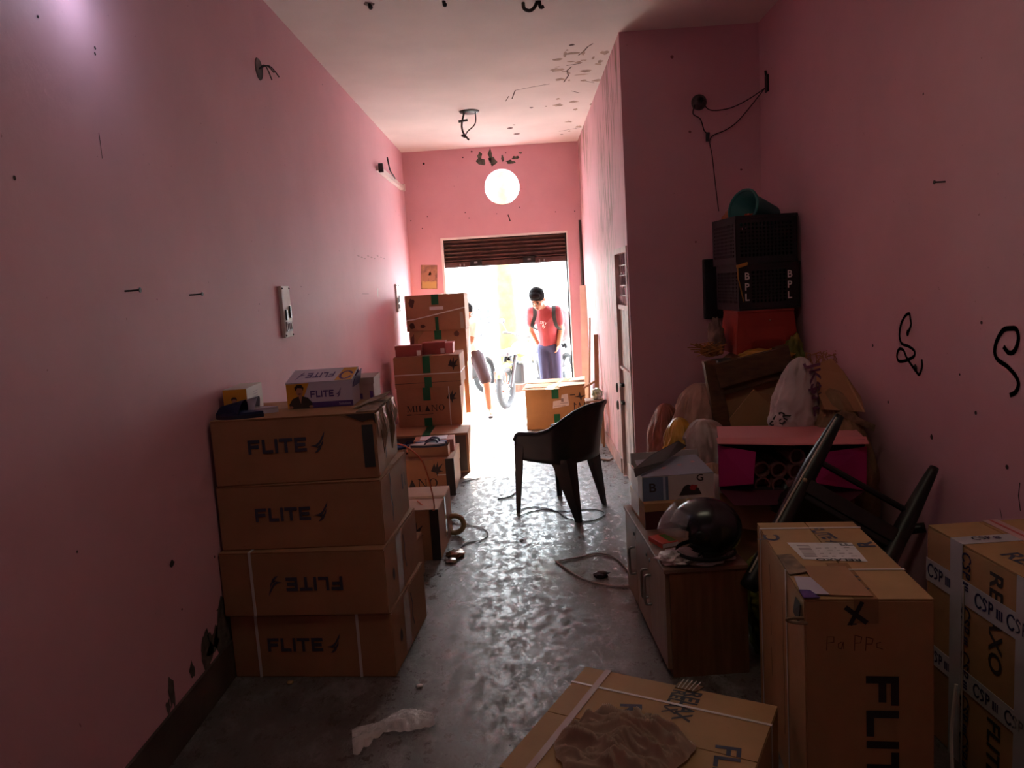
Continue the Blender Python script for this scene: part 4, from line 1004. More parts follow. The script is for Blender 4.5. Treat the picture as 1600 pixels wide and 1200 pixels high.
# taped carton at right
M_CSPT = mat('pale_printed_tape', (.45, .46, .48), .3, spec=.5)
cs = carton('carton wrapped in white tape printed with blue letters at the right edge', (1.372, 1.84, 0), 2, .355, .72, .75, M_CARD3, axis='y')
f = faces(.355, .72, .75)
def csp(parent, fr, x, y, h, rot=0, m=None):
    S = [[(.75, .85), (.55, 1.0), (.25, .9), (.08, .55), (.2, .15), (.5, .02), (.72, .2)], [(1.35, .8), (1.1, .95), (.95, .75), (1.2, .5), (1.25, .2), (.95, .05)], [(1.6, .1), (1.62, .95)], [(1.62, .9), (1.95, .85), (1.9, .55), (1.64, .5)]]
    P = []
    for s_ in S:
        q = smoothpts([(a, c, 0) for a, c in s_], 4) if len(s_) > 2 else [Vector((a, c, 0)) for a, c in s_]
        P += stroke([(p.x, p.y) for p in q], .15)
    P += [rect(2.35, .1, 2.55, .8), rect(2.62, .1, 2.78, .8), rect(2.85, .1, 3.0, .8)]
    return marks('tape_lettering', parent, fr, [xf(p, x, y, rot, h) for p in P], m or mat('blue_tape_print', (.02, .018, .10), .5), .0030)
lf = f['left']   # u from far (0) to near
strip(cs, 'tape', M_CSPT, ((-.0022, 0, .555), (-.0004, .72, .635)))
strip(cs, 'tape', M_CSPT, ((-.0022, 0, .265), (-.0004, .72, .335)))
strip(cs, 'tape', M_CSPT, ((-.0030, .515, 0), (-.0010, .58, .75)), ((-.003, .515, .7504), (.355, .58, .7520)))
strip(cs, 'tape', M_CSPT, ((-.0030, .195, 0), (-.0010, .26, .75)))
strip(cs, 'tape', mat('red_white_tape', (.50, .32, .31), .3), ((.19, 0, .7522), (.245, .72, .7535)))
strip(cs, 'red_line', mat('red_line_print', (.45, .05, .04), .4), ((.212, 0, .7536), (.222, .72, .7540)))
for u in (.01, .27, .42, .57): csp(cs, lf, u, .575, .044)
for u in (.02, .27, .42, .57): csp(cs, lf, u, .280, .040)
for v in (.73, .55, .40, .25, .12): csp(cs, lf, .205, v, .042, rot=-90)
for v in (.73, .55, .40): csp(cs, lf, .525, v, .042, rot=-90)
csp(cs, frame((0, 0, .752), (1, 0, 0), (0, 1, 0)), .05, .535, .03)
marks('lettering', cs, lf, [xf(text('RELAXO', .085, 1.0, .02), .34, .72, -90)], M_BLACKINK, .0008)
marks('lettering', cs, lf, [xf(text('FLITE', .085, 1.0, .02), .34, .25, -90)], M_BLACKINK, .0008)
marks('lettering', cs, f['top'], [xf(text('RELAXO', .085, 1.0, .02), .05, .42, -85)], M_INK)
strip(cs, 'edge_line', mat('pale_cord', (.5, .45, .4), .5), ((-.006, .50, 0.0), (-.003, .506, .62)))
hang([(1.335, 2.35, .28), (1.31, 2.33, .12), (1.27, 2.25, .02), (1.2, 2.15, .006)], 'pale loose strap end hanging between the two tall cartons', .006, 'packing_strap', M_STRAP)

# low carton in front
lo = carton('low flat carton with crossing pink straps and a cloth on top, bottom of photo', (.131, 2.547, 0), -28.2, .655, .62, .302, M_CARD3, axis='x', skew=.004)
# local frame: x along the far edge, depth runs toward the camera, so turn the box by hand
lo.rotation_euler = (0, 0, math.radians(-28.2)); p0 = Vector((.144, 2.548, 0)); yv = Vector((math.sin(math.radians(28.2)), math.cos(math.radians(28.2)), 0))
lo.location = p0-yv*.62
tp = faces(.655, .62, .302)['top']
M_PSTRAP = mat('pinkish_strap', (.42, .27, .24), .5)
strip(lo, 'strap', M_PSTRAP, ((.075, -.002, .3024), (.098, .622, .3045)), ((.075, -.0025, 0), (.098, -.0005, .304)), ((.075, .6205, 0), (.098, .6225, .304)))
strip(lo, 'strap', M_STRAP, ((-.002, .50, .3024), (.657, .51, .3042)), ((.6555, .5, 0), (.6575, .51, .304)), ((-.0025, .5, 0), (-.0005, .51, .304)))
marks('lettering', lo, tp, [xf(text('REL', .095, 1.1, .025), .20, .445, -70), xf(text('AX', .095, 1.1, .025), .165, .255, -100)], M_INK)
marks('lettering', lo, tp, [xf(text('RELAX', .075, .8, .03), .37, .60, -88), xf(text('RELAX', .06, .8, .03), .33, .59, -88)], M_BLACKINK)
marks('lettering', lo, tp, [xf(text('FLI', .10, 1.1, .02), .53, .35, -80)], M_INK)
flap_tear(lo, 'frayed_edge', [(.33, .60, .3025), (.40, .60, .3025), (.42, .63, .308), (.37, .635, .31), (.335, .63, .307)], M_TEAR)
for i in range(5): MB().tube([(.34+.012*i, .60, .3045), (.35+.014*i, .64, .318)], .0018, 5).build('frayed_thread', M_STRAP, lo)
# cloth
b = MB(); n = 120; cl = Vector((.205, 2.03, .306)); gr = []
def fold(u, v):
    r_ = math.hypot(u, v)
    ed = 1 if r_ < .75 else max(0, (1.0-r_)/.25)
    w_ = 1-abs(noise.noise(Vector((u*1.1+2, v*3.6+u*1.3, 1))))*2
    w2 = 1-abs(noise.noise(Vector((u*2.4+9, v*8+u*3, 5))))*2
    z = .045*max(0, 1-r_*.9)+(.050*max(0, w_)**2+.022*max(0, w2)**2)*ed
    return max(z, 0)+.002
for i in range(n+1):
    row = []
    for j in range(n+1):
        u, v = -1+2*i/n, -1+2*j/n
        m_ = max(abs(u), abs(v)); k = math.hypot(u, v)
        if k > 0: uu, vv = u*m_/k, v*m_/k
        else: uu = vv = 0
        a = math.atan2(vv, uu); edge = 1+.20*noise.noise(Vector((math.cos(a)*1.6, math.sin(a)*1.6, 2)))+.08*noise.noise(Vector((math.cos(a)*5, math.sin(a)*5, 8)))
        row.append(b.b.verts.new((uu*.19*edge, vv*.165*edge, fold(uu, vv))))
    gr.append(row)
for i in range(n):
    for j in range(n): b.b.faces.new((gr[i][j], gr[i+1][j], gr[i+1][j+1], gr[i][j+1]))
bmesh.ops.solidify(b.b, geom=b.b.faces[:], thickness=.0015)
tag(b.build('cloth', mat('fawn_cloth', (.66, .50, .39), .9, .06, 30), smooth=True, loc=cl), 'crumpled fawn cloth lying on the low strapped carton', 'cloth')
bpy.data.objects['cloth'].rotation_euler = (0, 0, math.radians(-14))

# ================================================================== FLOOR LITTER
mp_ = bpy.data.materials.new('clear_crumpled_plastic'); mp_.use_nodes = True; nt = mp_.node_tree; pb = nt.nodes['Principled BSDF']
pb.inputs['Base Color'].default_value = (.92, .86, .82, 1); pb.inputs['Roughness'].default_value = .16; pb.inputs['Alpha'].default_value = .5; pb.inputs['Specular IOR Level'].default_value = .9
v = mapped(nt, (1, 1, 1)); bp = nt.nodes.new('ShaderNodeBump'); bp.inputs['Strength'].default_value = .9; bp.inputs['Distance'].default_value = .02
nt.links.new(noise_node(nt, v, 30, 4, .6), bp.inputs['Height']); nt.links.new(bp.outputs[0], pb.inputs['Normal'])
b = MB(); nx, ny = 40, 18; gr = []
for i in range(nx+1):
    row = []
    for j in range(ny+1):
        u, q = i/nx, j/ny
        x = -.16+.31*u; wd = .062+.018*math.cos(u*9)
        y = (-1+2*q)*wd+.05*(u-.5)+.035*math.sin(u*math.pi*1.3-.6)
        z = .004+.034*math.sin(math.pi*q)**.7*(.6+.5*noise.noise(Vector((u*4, q*2, 3))))+.012*(1-2*abs(noise.noise(Vector((u*8, q*6, 9)))))
        row.append(b.b.verts.new((x, y, max(.002, z))))
    gr.append(row)
for i in range(nx):
    for j in range(ny): b.b.faces.new((gr[i][j], gr[i+1][j], gr[i+1][j+1], gr[i][j+1]))
o = b.build('plastic_wrapper', mp_, smooth=True, loc=(-.585, 2.70, 0)); o.rotation_euler = (0, 0, math.radians(14))
tag(o, 'crumpled clear plastic wrapper on the floor in front of the near stack', 'wrapper')
def cord(pts, lab, m, r=.004, cat='cord', name='cord'):
    tag(MB().tube(smoothpts([(p.x, p.y, r+.001) if not isinstance(p, tuple) else p for p in pts], 6), r, 6).build(name, m), lab, cat)
z_ = lambda px, py: at(px, py, z=0)
cord([z_(868, 878), z_(900, 900), z_(930, 912), z_(978, 918), z_(986, 905), z_(968, 878), z_(938, 866), z_(905, 872), z_(868, 879)], 'pale loop of strapping on the floor beside the low cabinet', mat('dusty_strap', (.40, .33, .31), .5), .005, 'strapping', 'packing_strap')
cord([z_(812, 797), z_(838, 793), z_(870, 800), z_(890, 812), z_(925, 815), z_(946, 803), z_(925, 797), z_(880, 800), z_(842, 798), z_(812, 807)], 'dark loop of wire on the floor between the chair legs', M_WIRE, .004, 'wire', 'wire')
cord([z_(705, 818), z_(735, 822), z_(757, 828), z_(762, 838), z_(750, 846), z_(728, 850), z_(715, 862)], 'grey loop of strapping on the floor beside the closed carton', mat('grey_strap', (.25, .23, .22), .5), .004, 'strapping', 'packing_strap')
cord([z_(778, 781), z_(795, 778), z_(806, 771), z_(815, 768)], 'short dark twig on the floor left of chair', M_WIRE, .006, 'twig', 'twig')
cord([z_(722, 755), z_(735, 751), z_(748, 749)], 'tiny dark twig on the floor beside the slipper display', M_WIRE, .004, 'twig', 'twig')
q = z_(712, 868); crumple('foil_wrapper', 'crumpled brown foil wrapper on the floor by the closed carton', 'wrapper', (q.x, q.y, 0), (.05, .06, .012), 5, mat('brown_foil', (.22, .12, .07), .25, .3, 30, metal=.5), .7, 3, sub=3)
q = z_(705, 878); crumple('foil_wrapper', 'silvery scrap of wrapper nearest the closed carton corner', 'wrapper', (q.x, q.y, 0), (.03, .03, .010), 6, mat('silver_foil', (.5, .47, .45), .25, .3, 30, metal=.6), .7, 3, sub=3)
q = z_(939, 901); crumple('foil_wrapper', 'small dark crumpled wrapper inside the pale strapping loop', 'wrapper', (q.x, q.y, 0), (.035, .03, .014), 7, mat('dark_foil', (.05, .03, .035), .35, .3, 30), .7, 3, sub=3)
for i, (px, py, lab) in enumerate([(454, 1068, 'tan paper scrap on the floor before the near stack'), (655, 1073, 'pale paper scrap on the floor right of the near stack'), (815, 845, 'pale paper scrap on the floor in front of the chair'), (978, 755, 'white crumb of plaster near passage door'), (982, 790, 'white crumb of plaster near the display box')]):
    q = z_(px, py); crumple('paper_scrap', lab, 'scrap', (q.x, q.y, 0), (.014, .011, .005), 20+i, M_PAPER if i else M_CARD3, .6, 3, sub=2)

# ================================================================== RIGHT CORNER BY THE DOORWAY
M_PLANK = mat('weathered_plank', (.42, .26, .15), .7, scale=3, col2=(.30, .17, .10), stretch=(12, 12, .8), fac=(.3, .7))
def pole(lab, a, c, r, m, name='pole', cat='pole', sq=None):
    b = MB(); a, c = Vector(a), Vector(c)
    if sq:
        L_ = (c-a).length; M_r = (c-a).to_track_quat('Z', 'Y').to_matrix().to_4x4()
        b.box((-sq[0]/2, -sq[1]/2, 0), (sq[0]/2, sq[1]/2, L_), Matrix.Translation(a) @ M_r, bev=.003)
    else: b.tube([a, c], r, 10)
    tag(b.build(name, m), lab, cat)
pole('dark vertical pipe in the corner right of the street doorway', (XP-.022, YB-.03, 0), (XP-.022, YB-.03, 2.42), .016, mat('dark_pipe', (.05, .035, .03), .6), 'pipe', 'pipe')
pole('long pale plank leaning in the corner behind the lone carton', (.70, 9.30, 0.0), (.745, 9.42, 1.62), 0, mat('pale_plank', (.66, .50, .40), .7, .1, 6), 'plank', 'plank', (.09, .02))
pole('brown wooden post leaning against the passage wall behind the chair', (.70, 7.9, 0), (.745, 8.05, 1.1), 0, M_PLANK, 'plank', 'plank', (.045, .03))
pole('thin orange stick leaning against the passage wall near plank', (.66, 8.5, 0), (.745, 8.7, 1.25), .010, M_PLANK, 'stick', 'stick')
pole('short wooden crossbar lying over the lone carton corner', (.60, 8.20, .52), (.745, 8.15, .60), .012, M_PLANK, 'stick', 'stick')
crumple('bottle_bag', 'green and white plastic bag tucked behind the black chair top', 'bag', (.685, 7.6, .48), (.05, .07, .055), 9, mat('green_white_plastic', (.25, .42, .20), .35, scale=9, col2=(.65, .68, .62)), .4, 2.5)
# a small stand that carries the bag
st = thing('wooden_stand', 'small wooden stand behind the black chair against passage wall', 'stand', (.655, 7.6, 0))
for dx in (-.07, .07):
    for dy in (-.08, .08): MB().box((dx-.012, dy-.012, 0), (dx+.012, dy+.012, .46)).build('leg', M_PLANK, st)
MB().box((-.09, -.1, .46), (.09, .1, .48)).build('top', M_PLANK, st)
MB().box((-.07, -.08, .2), (.07, .08, .215)).build('shelf', M_PAPER, st)
cord([(.60, 7.0, .012), (.70, 6.9, .012), (.735, 6.86, .03)], 'short rusty bent pipe on the floor by the passage wall', mat('rusty_pipe', (.28, .19, .15), .6), .012, 'pipe', 'pipe')

# ================================================================== THE HEAP IN THE ALCOVE
M_JUTE = mat('brown_sackcloth', (.22, .125, .062), .9, .25, 5, .5, 60)
M_BEIGE = mat('dirty_beige_sack', (.34, .20, .15), .85, .2, 5, .4, 30)
M_TAN = mat('tan_plastic_sack', (.36, .19, .12), .6, .15, 6, .4, 20)
M_WHITES = mat('white_woven_sack', (.46, .38, .37), .55, .08, 8, .3, 25)
M_YEL = mat('yellow_polythene', (.50, .27, .035), .4, .25, 6, .4, 20)
def sack_profile(t, tie):
    base = .80+.20*min(1, t/.2)
    if tie:
        k = base*(1-(1-tie)*t**1.5)
        return k*(math.sqrt(max(0.0, 1-((t-.80)/.20)**2))+.001 if t > .80 else 1)
    return base*(1 if t < .5 else math.sqrt(max(0.0, 1-((t-.5)/.5)**2))+.001)
def sack(name, label, c, r, h, seed, m, tie=.0, group='sacks and bags in the alcove heap', amp=.12, rz=0, tilt=0, pleat=.03, lean=(0, 0)):
    "a standing bag: rounded bottom, bulging body, optionally drawn in to a tied neck"
    b = MB(); nu, nv = 96, 64; rows = []
    for i in range(nv+1):
        t = i/nv
        k = sack_profile(t, tie)
        row = []
        for j in range(nu):
            a = 2*math.pi*j/nu; d = Vector((math.cos(a), math.sin(a), t*2.2))
            n1 = noise.noise(d*1.3+Vector((seed*3.7, seed, 1)))*amp+noise.noise(d*3.4+Vector((seed, 2, seed*1.9)))*amp*.45+(1-2*abs(noise.noise(Vector((math.cos(a)*2.2, math.sin(a)*2.2, t*4+seed*3)))))*amp*.8+(1-2*abs(noise.noise(Vector((math.cos(a)*4.5, math.sin(a)*4.5, t*8+seed)))))*amp*.6+(1-2*abs(noise.noise(Vector((math.cos(a)*10, math.sin(a)*10, t*17+seed)))))*amp*.25
            pl = pleat*math.sin(a*11+seed+3*t)*(t**1.6 if tie else .25)
            kk = k*(1+n1+pl)
            row.append(b.b.verts.new((r[0]*kk*math.cos(a)+lean[0]*t*t, r[1]*kk*math.sin(a)+lean[1]*t*t, h*t+h*.03*n1*4*(t*(1-t)))))
        rows.append(row)
    for A_, B_ in zip(rows, rows[1:]):
        for j in range(nu): b.b.faces.new((A_[j], A_[(j+1) % nu], B_[(j+1) % nu], B_[j]))
    b.b.faces.new(rows[0][::-1]); b.b.faces.new(rows[-1])
    o = b.build(name, m, smooth=True, loc=c); o.rotation_euler = (math.radians(tilt), 0, math.radians(rz))
    return tag(o, label, 'sack', group)
sack('jute_sack', 'large brown sackcloth sack slumped against right wall, biggest of the alcove heap', (1.545, 3.92, 0), (.17, .36), 1.04, 2, M_JUTE, amp=.09)
sack('jute_sack', 'brown sack filling the middle of the alcove heap behind the wooden frame', (1.44, 5.05, 0), (.27, .33), 1.15, 5, M_JUTE, amp=.08)
sack('plastic_sack', 'dull beige sack leaning on the alcove wall left of the wooden frame', (1.05, 4.70, 0), (.15, .22), .98, 7, M_BEIGE, tie=.8, rz=20, amp=.2, lean=(.06, .05))
sack('plastic_sack', 'dusty reddish sack lowest at left of the heap by the passage corner', (.93, 5.16, 0), (.12, .2), .80, 9, mat('dusty_red_sack', (.30, .10, .07), .8, .2, 6, .4, 20))
sack('plastic_bag', 'yellow polythene bag at left foot of the heap behind the appliance box', (.89, 4.50, 0), (.10, .14), .82, 11, M_YEL, amp=.2)
sack('plastic_bag', 'tan bag behind the appliance box, below the folded white bag', (.99, 4.14, 0), (.11, .10), .62, 13, M_TAN, amp=.15)
sack('plastic_bag', 'white bag squeezed between the appliance box and pink carton', (.965, 3.97, 0), (.075, .08), .60, 15, M_WHITES, amp=.2)
sack('plastic_bag', 'folded white and brown bag lying left of the cardboard sheets', (1.04, 4.40, 0), (.13, .13), .82, 17, mat('white_brown_bag', (.45, .36, .33), .6, scale=4, col2=(.25, .14, .09), bump=.4, bscale=20, fac=(.5, .6)), amp=.24, tie=.85, lean=(-.03, 0))
sack('plastic_bag', 'yellow green bag stuffed between the cabinet and the upturned chair', (1.02, 3.25, 0), (.09, .17), .42, 19, mat('olive_plastic', (.20, .19, .03), .5, .3, 8, .4, 20), amp=.22)
jk = sack('woven_sack', 'white woven sack with purple lettering propped behind the pink carton', (1.365, 3.88, .79), (.135, .11), .42, 22, M_WHITES, tie=.36, amp=.10, pleat=.07, lean=(.03, 0))
M_JKP = mat('purple_sack_print', (.13, .04, .10), .6)
def wrap_marks(parent, name, polys, c0, r, h, m):
    "printing laid on the curved front of a sack (x across, z up)"
    b = MB()
    for P in polys:
        vs, fs = (P if isinstance(P, tuple) else (P, [tuple(range(len(P)))]))
        vv = []
        for x, z in vs:
            t = min(.98, max(.02, z/h)); k = sack_profile(t, .36)
            X = r[0]*k; xx = max(-.98, min(.98, x/X)); vv.append(b.b.verts.new((x+.03*t*t, -r[1]*k*math.sqrt(1-xx*xx)*1.12-.018, z)))
        for f_ in fs:
            try: b.b.faces.new([vv[i] for i in f_])
            except ValueError: pass
    return b.build(name, m, parent)
wrap_marks(jk, 'lettering', [xf(text('JK$PE', .105, 1.0, .02), .02, .385, -84)], 0, (.135, .11), .42, M_JKP)
wrap_marks(jk, 'lettering', [xf(text('PER', .06, 1.0, .015), -.12, .06, 55)], 0, (.135, .11), .42, M_BLACKINK)
# slabs given by their corners on a plane of constant depth
def slab(name, label, cat, px, y, th, m, parent=None, group=None, dy=None):
    P = [at(a, c, y=y+(dy[i] if dy else 0)) for i, (a, c) in enumerate(px)]
    b = MB(); n = len(P); A_ = [b.b.verts.new(p) for p in P]; B_ = [b.b.verts.new(p+Vector((0, th, 0))) for p in P]
    b.b.faces.new(A_); b.b.faces.new(B_[::-1])
    for i in range(n): b.b.faces.new((A_[i], B_[i], B_[(i+1) % n], A_[(i+1) % n]))
    o = b.build(name, m, parent)
    if label: tag(o, label, cat, group)
    return o
wf = thing('wooden_box', 'old dark wooden box frame with plywood panel tilted in the alcove heap', 'wooden box', (0, 0, 0))
M_OLDW = mat('old_dark_wood', (.135, .068, .032), .75, scale=4, bump=.2, bscale=30, col2=(.075, .036, .018), stretch=(3, 3, 10), fac=(.3, .7))
M_PLY = mat('dusty_plywood', (.34, .20, .095), .75, .2, 4)
slab('side_post', None, None, [(1100, 566), (1118, 562), (1138, 640), (1145, 690), (1122, 690)], 4.50, .06, M_OLDW, wf)
slab('top_rail', None, None, [(1116, 570), (1218, 545), (1234, 548), (1236, 576), (1126, 606)], 4.48, .05, M_OLDW, wf)
slab('rail', None, None, [(1122, 606), (1236, 576), (1238, 586), (1128, 618)], 4.51, .04, M_OLDW, wf)
slab('panel', None, None, [(1128, 600), (1250, 568), (1262, 690), (1142, 692)], 4.56, .02, M_PLY, wf)
slab('end_post', None, None, [(1214, 545), (1232, 540), (1240, 575), (1222, 580)], 4.49, .10, M_OLDW, wf)
slab('cardboard_sheet', 'upright pale cardboard sheet with pointed top in front of wooden frame', 'cardboard', [(1140, 655), (1178, 608), (1212, 640), (1222, 690), (1150, 690)], 4.40, .008, M_CARD3, group='cardboard sheets in the heap')
slab('cardboard_sheet', 'darker cardboard flap leaning behind the pale pointed sheet', 'cardboard', [(1182, 612), (1210, 618), (1240, 690), (1206, 690)], 4.44, .008, M_CARD, group='cardboard sheets in the heap')
slab('cardboard_sheet', 'large folded brown cardboard draped over the biggest sack by right wall', 'cardboard', [(1262, 575), (1300, 560), (1318, 580), (1345, 620), (1352, 644), (1290, 640), (1272, 640)], 3.80, .01, M_CARD, group='cardboard sheets in the heap', dy=[.25, .3, .25, .1, -.08, -.1, .1])
slab('cardboard_sheet', 'thin cardboard edge sticking out over the sack below the folded sheet', 'cardboard', [(1316, 640), (1368, 664), (1366, 674), (1312, 650)], 3.66, .01, M_TEAR, group='cardboard sheets in the heap')
b = MB(); q = at(1280, 562, y=4.3)
for i in range(26):
    a = RND.uniform(-.11, .11); b.tube([(a, RND.uniform(-.02, .02), -.02), (a+RND.uniform(-.03, .03), 0, RND.uniform(.0, .045)), (a+RND.uniform(-.05, .05), 0, RND.uniform(.01, .05))], .003, 5)
o = b.build('coir_fibre', mat('coir_orange', (.36, .15, .07), .9), loc=q); tag(o, 'tuft of orange coir fibre on top of the biggest sack', 'fibre', kind='stuff')
# pink carton with paper tubes
M_MAG = mat('magenta_card', (.42, .018, .145), .5); M_PNK = mat('pink_card_edge', (.55, .18, .19), .6)
PX0, PX1, PY, PZ0, PZ1 = .89, 1.535, 3.45, .625, .865
pk = thing('pink_carton', 'bright pink open carton lying on its side full of dark tubes', 'carton', (PX0, PY+.12, PZ0), -13)
W, D, H = PX1-PX0, .34, PZ1-PZ0
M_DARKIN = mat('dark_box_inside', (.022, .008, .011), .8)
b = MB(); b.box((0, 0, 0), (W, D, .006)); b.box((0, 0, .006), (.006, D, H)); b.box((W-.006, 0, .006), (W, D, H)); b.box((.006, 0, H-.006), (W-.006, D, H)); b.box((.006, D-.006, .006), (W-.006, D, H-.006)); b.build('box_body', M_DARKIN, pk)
flap_tear(pk, 'top_flap', [(-.01, .03, H+.006), (-.006, -.04, H-.008), (W*.5, -.045, H-.016), (W+.008, -.04, H-.014), (W+.01, .03, H+.004)], M_PNK)
MB().box((-.002, .03, H), (W+.002, D, H+.003)).build('top_panel', M_PNK, pk)
flap_tear(pk, 'side_flap', [(-.004, .0, .015), (-.004, -.01, H-.02), (.165, -.05, H-.045), (.15, -.06, .045)], M_MAG)
flap_tear(pk, 'side_flap', [(W+.004, .0, .0), (W+.004, -.01, H-.03), (W-.23, -.05, H-.055), (W-.22, -.06, .05)], M_MAG)
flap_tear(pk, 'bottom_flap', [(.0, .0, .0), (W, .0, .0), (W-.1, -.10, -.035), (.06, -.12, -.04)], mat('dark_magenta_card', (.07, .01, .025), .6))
M_TUBE = mat('dull_maroon_tube', (.22, .085, .085), .5)
for i, (px, py) in enumerate([(1191, 734), (1217, 735), (1192, 758), (1219, 758), (1246, 714), (1245, 737), (1270, 737), (1270, 760), (1246, 760)]):
    c = at(px, py, y=PY+.16-.23*(px-1130)/215)
    t = MB().lathe([(.030, 0), (.038, 0), (.038, .22), (.030, .22), (.030, 0)], 24, Matrix.Rotation(-math.pi/2, 4, 'X')).lathe([(.0, .05), (.030, .05)], 24, Matrix.Rotation(-math.pi/2, 4, 'X'))
    pos = ['upper left of the front block', 'upper right of the front block', 'lower left of the front block', 'lower right of the front block', 'topmost behind the upturned chair leg', 'middle one left of the upturned chair leg', 'right of the chair leg, upper', 'right of the chair leg, lower', 'lowest one left of the chair leg'][i]
    tag(t.build('paper_tube', M_TUBE, smooth=False, loc=c), 'dark round tube end inside the pink carton, '+pos, 'tube', 'dark tubes in the pink carton')
u_ = carton('brown carton under the pink carton, mostly hidden by the helmet', (.925, 3.60, 0), -13, .58, .30, .62, M_CARD, flaps=False)
flap_tear(u_, 'drooping_flap', [(-.03, -.01, .60), (.36, -.05, .585), (.30, -.09, .42), (-.02, -.05, .45)], M_CARD)
# stool, crates and what lies on them
M_RED = mat('red_plastic', (.30, .030, .018), .4, .1, 6)
sl = thing('plastic_stool', 'red plastic stool near the top of the heap under the black crates', 'stool', (1.50, 4.93, 1.15))
b = MB(); hw, tw, hh = .195, .172, .255
for s in range(4):
    Rz = Matrix.Rotation(s*math.pi/2, 4, 'Z'); bb = bmesh.new(); pts = [(-hw, 0), (-.105, 0), (-.095, .05), (-.06, .085), (.06, .085), (.095, .05), (.105, 0), (hw, 0), (tw, hh), (-tw, hh)]
    def P3(x, z): return Vector((x, -(hw+(tw-hw)*z/hh), z))
    A_ = [bb.verts.new(P3(x, z)) for x, z in pts]; bb.faces.new(A_); bmesh.ops.triangulate(bb, faces=bb.faces[:]); bmesh.ops.solidify(bb, geom=bb.faces[:], thickness=.006)
    b.join(bb, Rz)
b.build('leg_panel', M_RED, sl); MB().box((-tw-.004, -tw-.004, hh-.006), (tw+.004, tw+.004, hh+.012), bev=.006).build('seat', M_RED, sl)
MB().ball((.02, -.185, .2), .006, sub=1).build('mould_nub', M_TAN, sl)
def crate(label, loc, rz, W, D, H, letters=False, gr='black plastic crates'):
    t = thing('plastic_crate', label, 'crate', loc, rz, gr)
    MB().box((.006, .006, 0), (W-.006, D-.006, .008)).build('base', M_BLACKPL, t)
    for nm, ln, tr in (('front_wall', W, Matrix.Identity(4)), ('back_wall', W, Matrix.Translation((0, D-.006, 0))), ('side_wall', D, Matrix.Translation((.006, 0, 0)) @ Matrix.Rotation(math.pi/2, 4, 'Z')), ('side_wall', D, Matrix.Translation((W, 0, 0)) @ Matrix.Rotation(math.pi/2, 4, 'Z'))):
        b = MB(); solid = letters and nm == 'front_wall'
        b.box((0, 0, H-.045), (ln, .006, H), tr); b.box((0, 0, 0), (ln, .006, .045), tr); b.box((0, 0, .045), (.03, .006, H-.045), tr); b.box((ln-.03, 0, .045), (ln, .006, H-.045), tr)
        b.box((0, -.008, H-.02), (ln, .0, H), tr); b.box((0, -.005, 0), (ln, 0, .014), tr)
        if solid: b.box((.03, 0, .045), (.085, .006, H-.045), tr); b.box((ln-.085, 0, .045), (ln-.03, .006, H-.045), tr)
        x0 = .085 if solid else .03; x1 = ln-x0; nb = int((x1-x0)/.022); nr = 9
        for i in range(1, nb): xx = x0+(x1-x0)*i/nb; b.box((xx-.0062, 0, .045), (xx+.0062, .006, H-.045), tr)
        for i in range(1, nr): zz = .045+(H-.09)*i/nr; b.box((x0, .001, zz-.0055), (x1, .005, zz+.0055), tr)
        b.build(nm, M_BLACKPL, t)
    if letters:
        fr_ = frame((0, -.0005, 0), (1, 0, 0), (0, 0, 1)); M_LT = mat('white_crate_letters', (.80, .72, .70), .6)
        marks('lettering', t, fr_, [xf(text(ch, .062, .95, .02), x, z) for x in (.037, W-.078) for ch, z in (('B', .19), ('P', .125), ('L', .06))], M_LT, .002)
    return t
CZ = 1.15+.268
crate('black crate with white letters down both sides, standing on the red stool', (1.335, 4.76, CZ), 4, .385, .42, .285, True)
crate('upper black crate holding a teal can, topmost crate of the heap', (1.325, 4.77, CZ+.286), 5, .39, .42, .295)
crumple('cloth_bundle', 'dark rags filling the lettered crate', 'cloth', (1.52, 4.99, CZ+.012), (.155, .17, .12), 51, mat('dark_rag', (.020, .016, .017), .9), .15, 2)
crumple('cloth_bundle', 'dark rags filling the topmost crate under the teal pot', 'cloth', (1.52, 4.99, CZ+.298), (.155, .17, .115), 52, MATS['dark_rag'], .15, 2)
M_TEAL = mat('teal_plastic', (.018, .155, .15), .45)
bk = thing('plastic_bucket', 'teal plastic pot tipped over in the top crate', 'pot', (1.405, 4.87, CZ+.286+.352), rot=(0, math.radians(104), math.radians(32)))
MB().lathe([(.0, .26), (.075, .26), (.105, .0), (.112, -.002), (.112, .012), (.100, .01), (.071, .253), (.0, .253)], 32).build('pot_body', M_TEAL, bk, smooth=True)
MB().tube([(.112*math.cos(a*math.pi/16), .112*math.sin(a*math.pi/16), 0) for a in range(32)], .009, 8, closed=True).build('rim', M_TEAL, bk, smooth=True)
crumple('plastic_bag', 'orange bag peeping over left end of the top crate', 'bag', (1.385, 5.06, CZ+.286+.22), (.06, .08, .07), 31, mat('dusty_orange_bag', (.38, .13, .06), .7, .2, 8), .3, 2.2)
crumple('cloth_bundle', 'red orange scrap inside the teal pot mouth', 'cloth', (1.435, 4.84, CZ+.286+.255), (.045, .03, .028), 33, mat('red_orange_scrap', (.45, .07, .03), .6), .35, 2.5)
tag(MB().box((0, 0, 0), (.26, .05, .43), bev=.008).build('black_case', M_BLACKPL, loc=(1.305, YA-.05, 1.335)), 'flat black case hung on the alcove wall behind the crates', 'case')
pk2 = tag(MB().box((0, 0, 0), (.07, .02, .02)).tube([(.0, .0, .01), (-.02, -.01, -.06), (-.01, .02, -.25)], .004, 6).build('yellow_tag', mat('yellow_tag', (.42, .22, .04), .6)), 'yellow tag with a pale cord between the two black crates', 'tag')
pk2.location = (1.33, 4.745, CZ+.262)
pk2.rotation_euler = (0, math.radians(-14), math.radians(10))
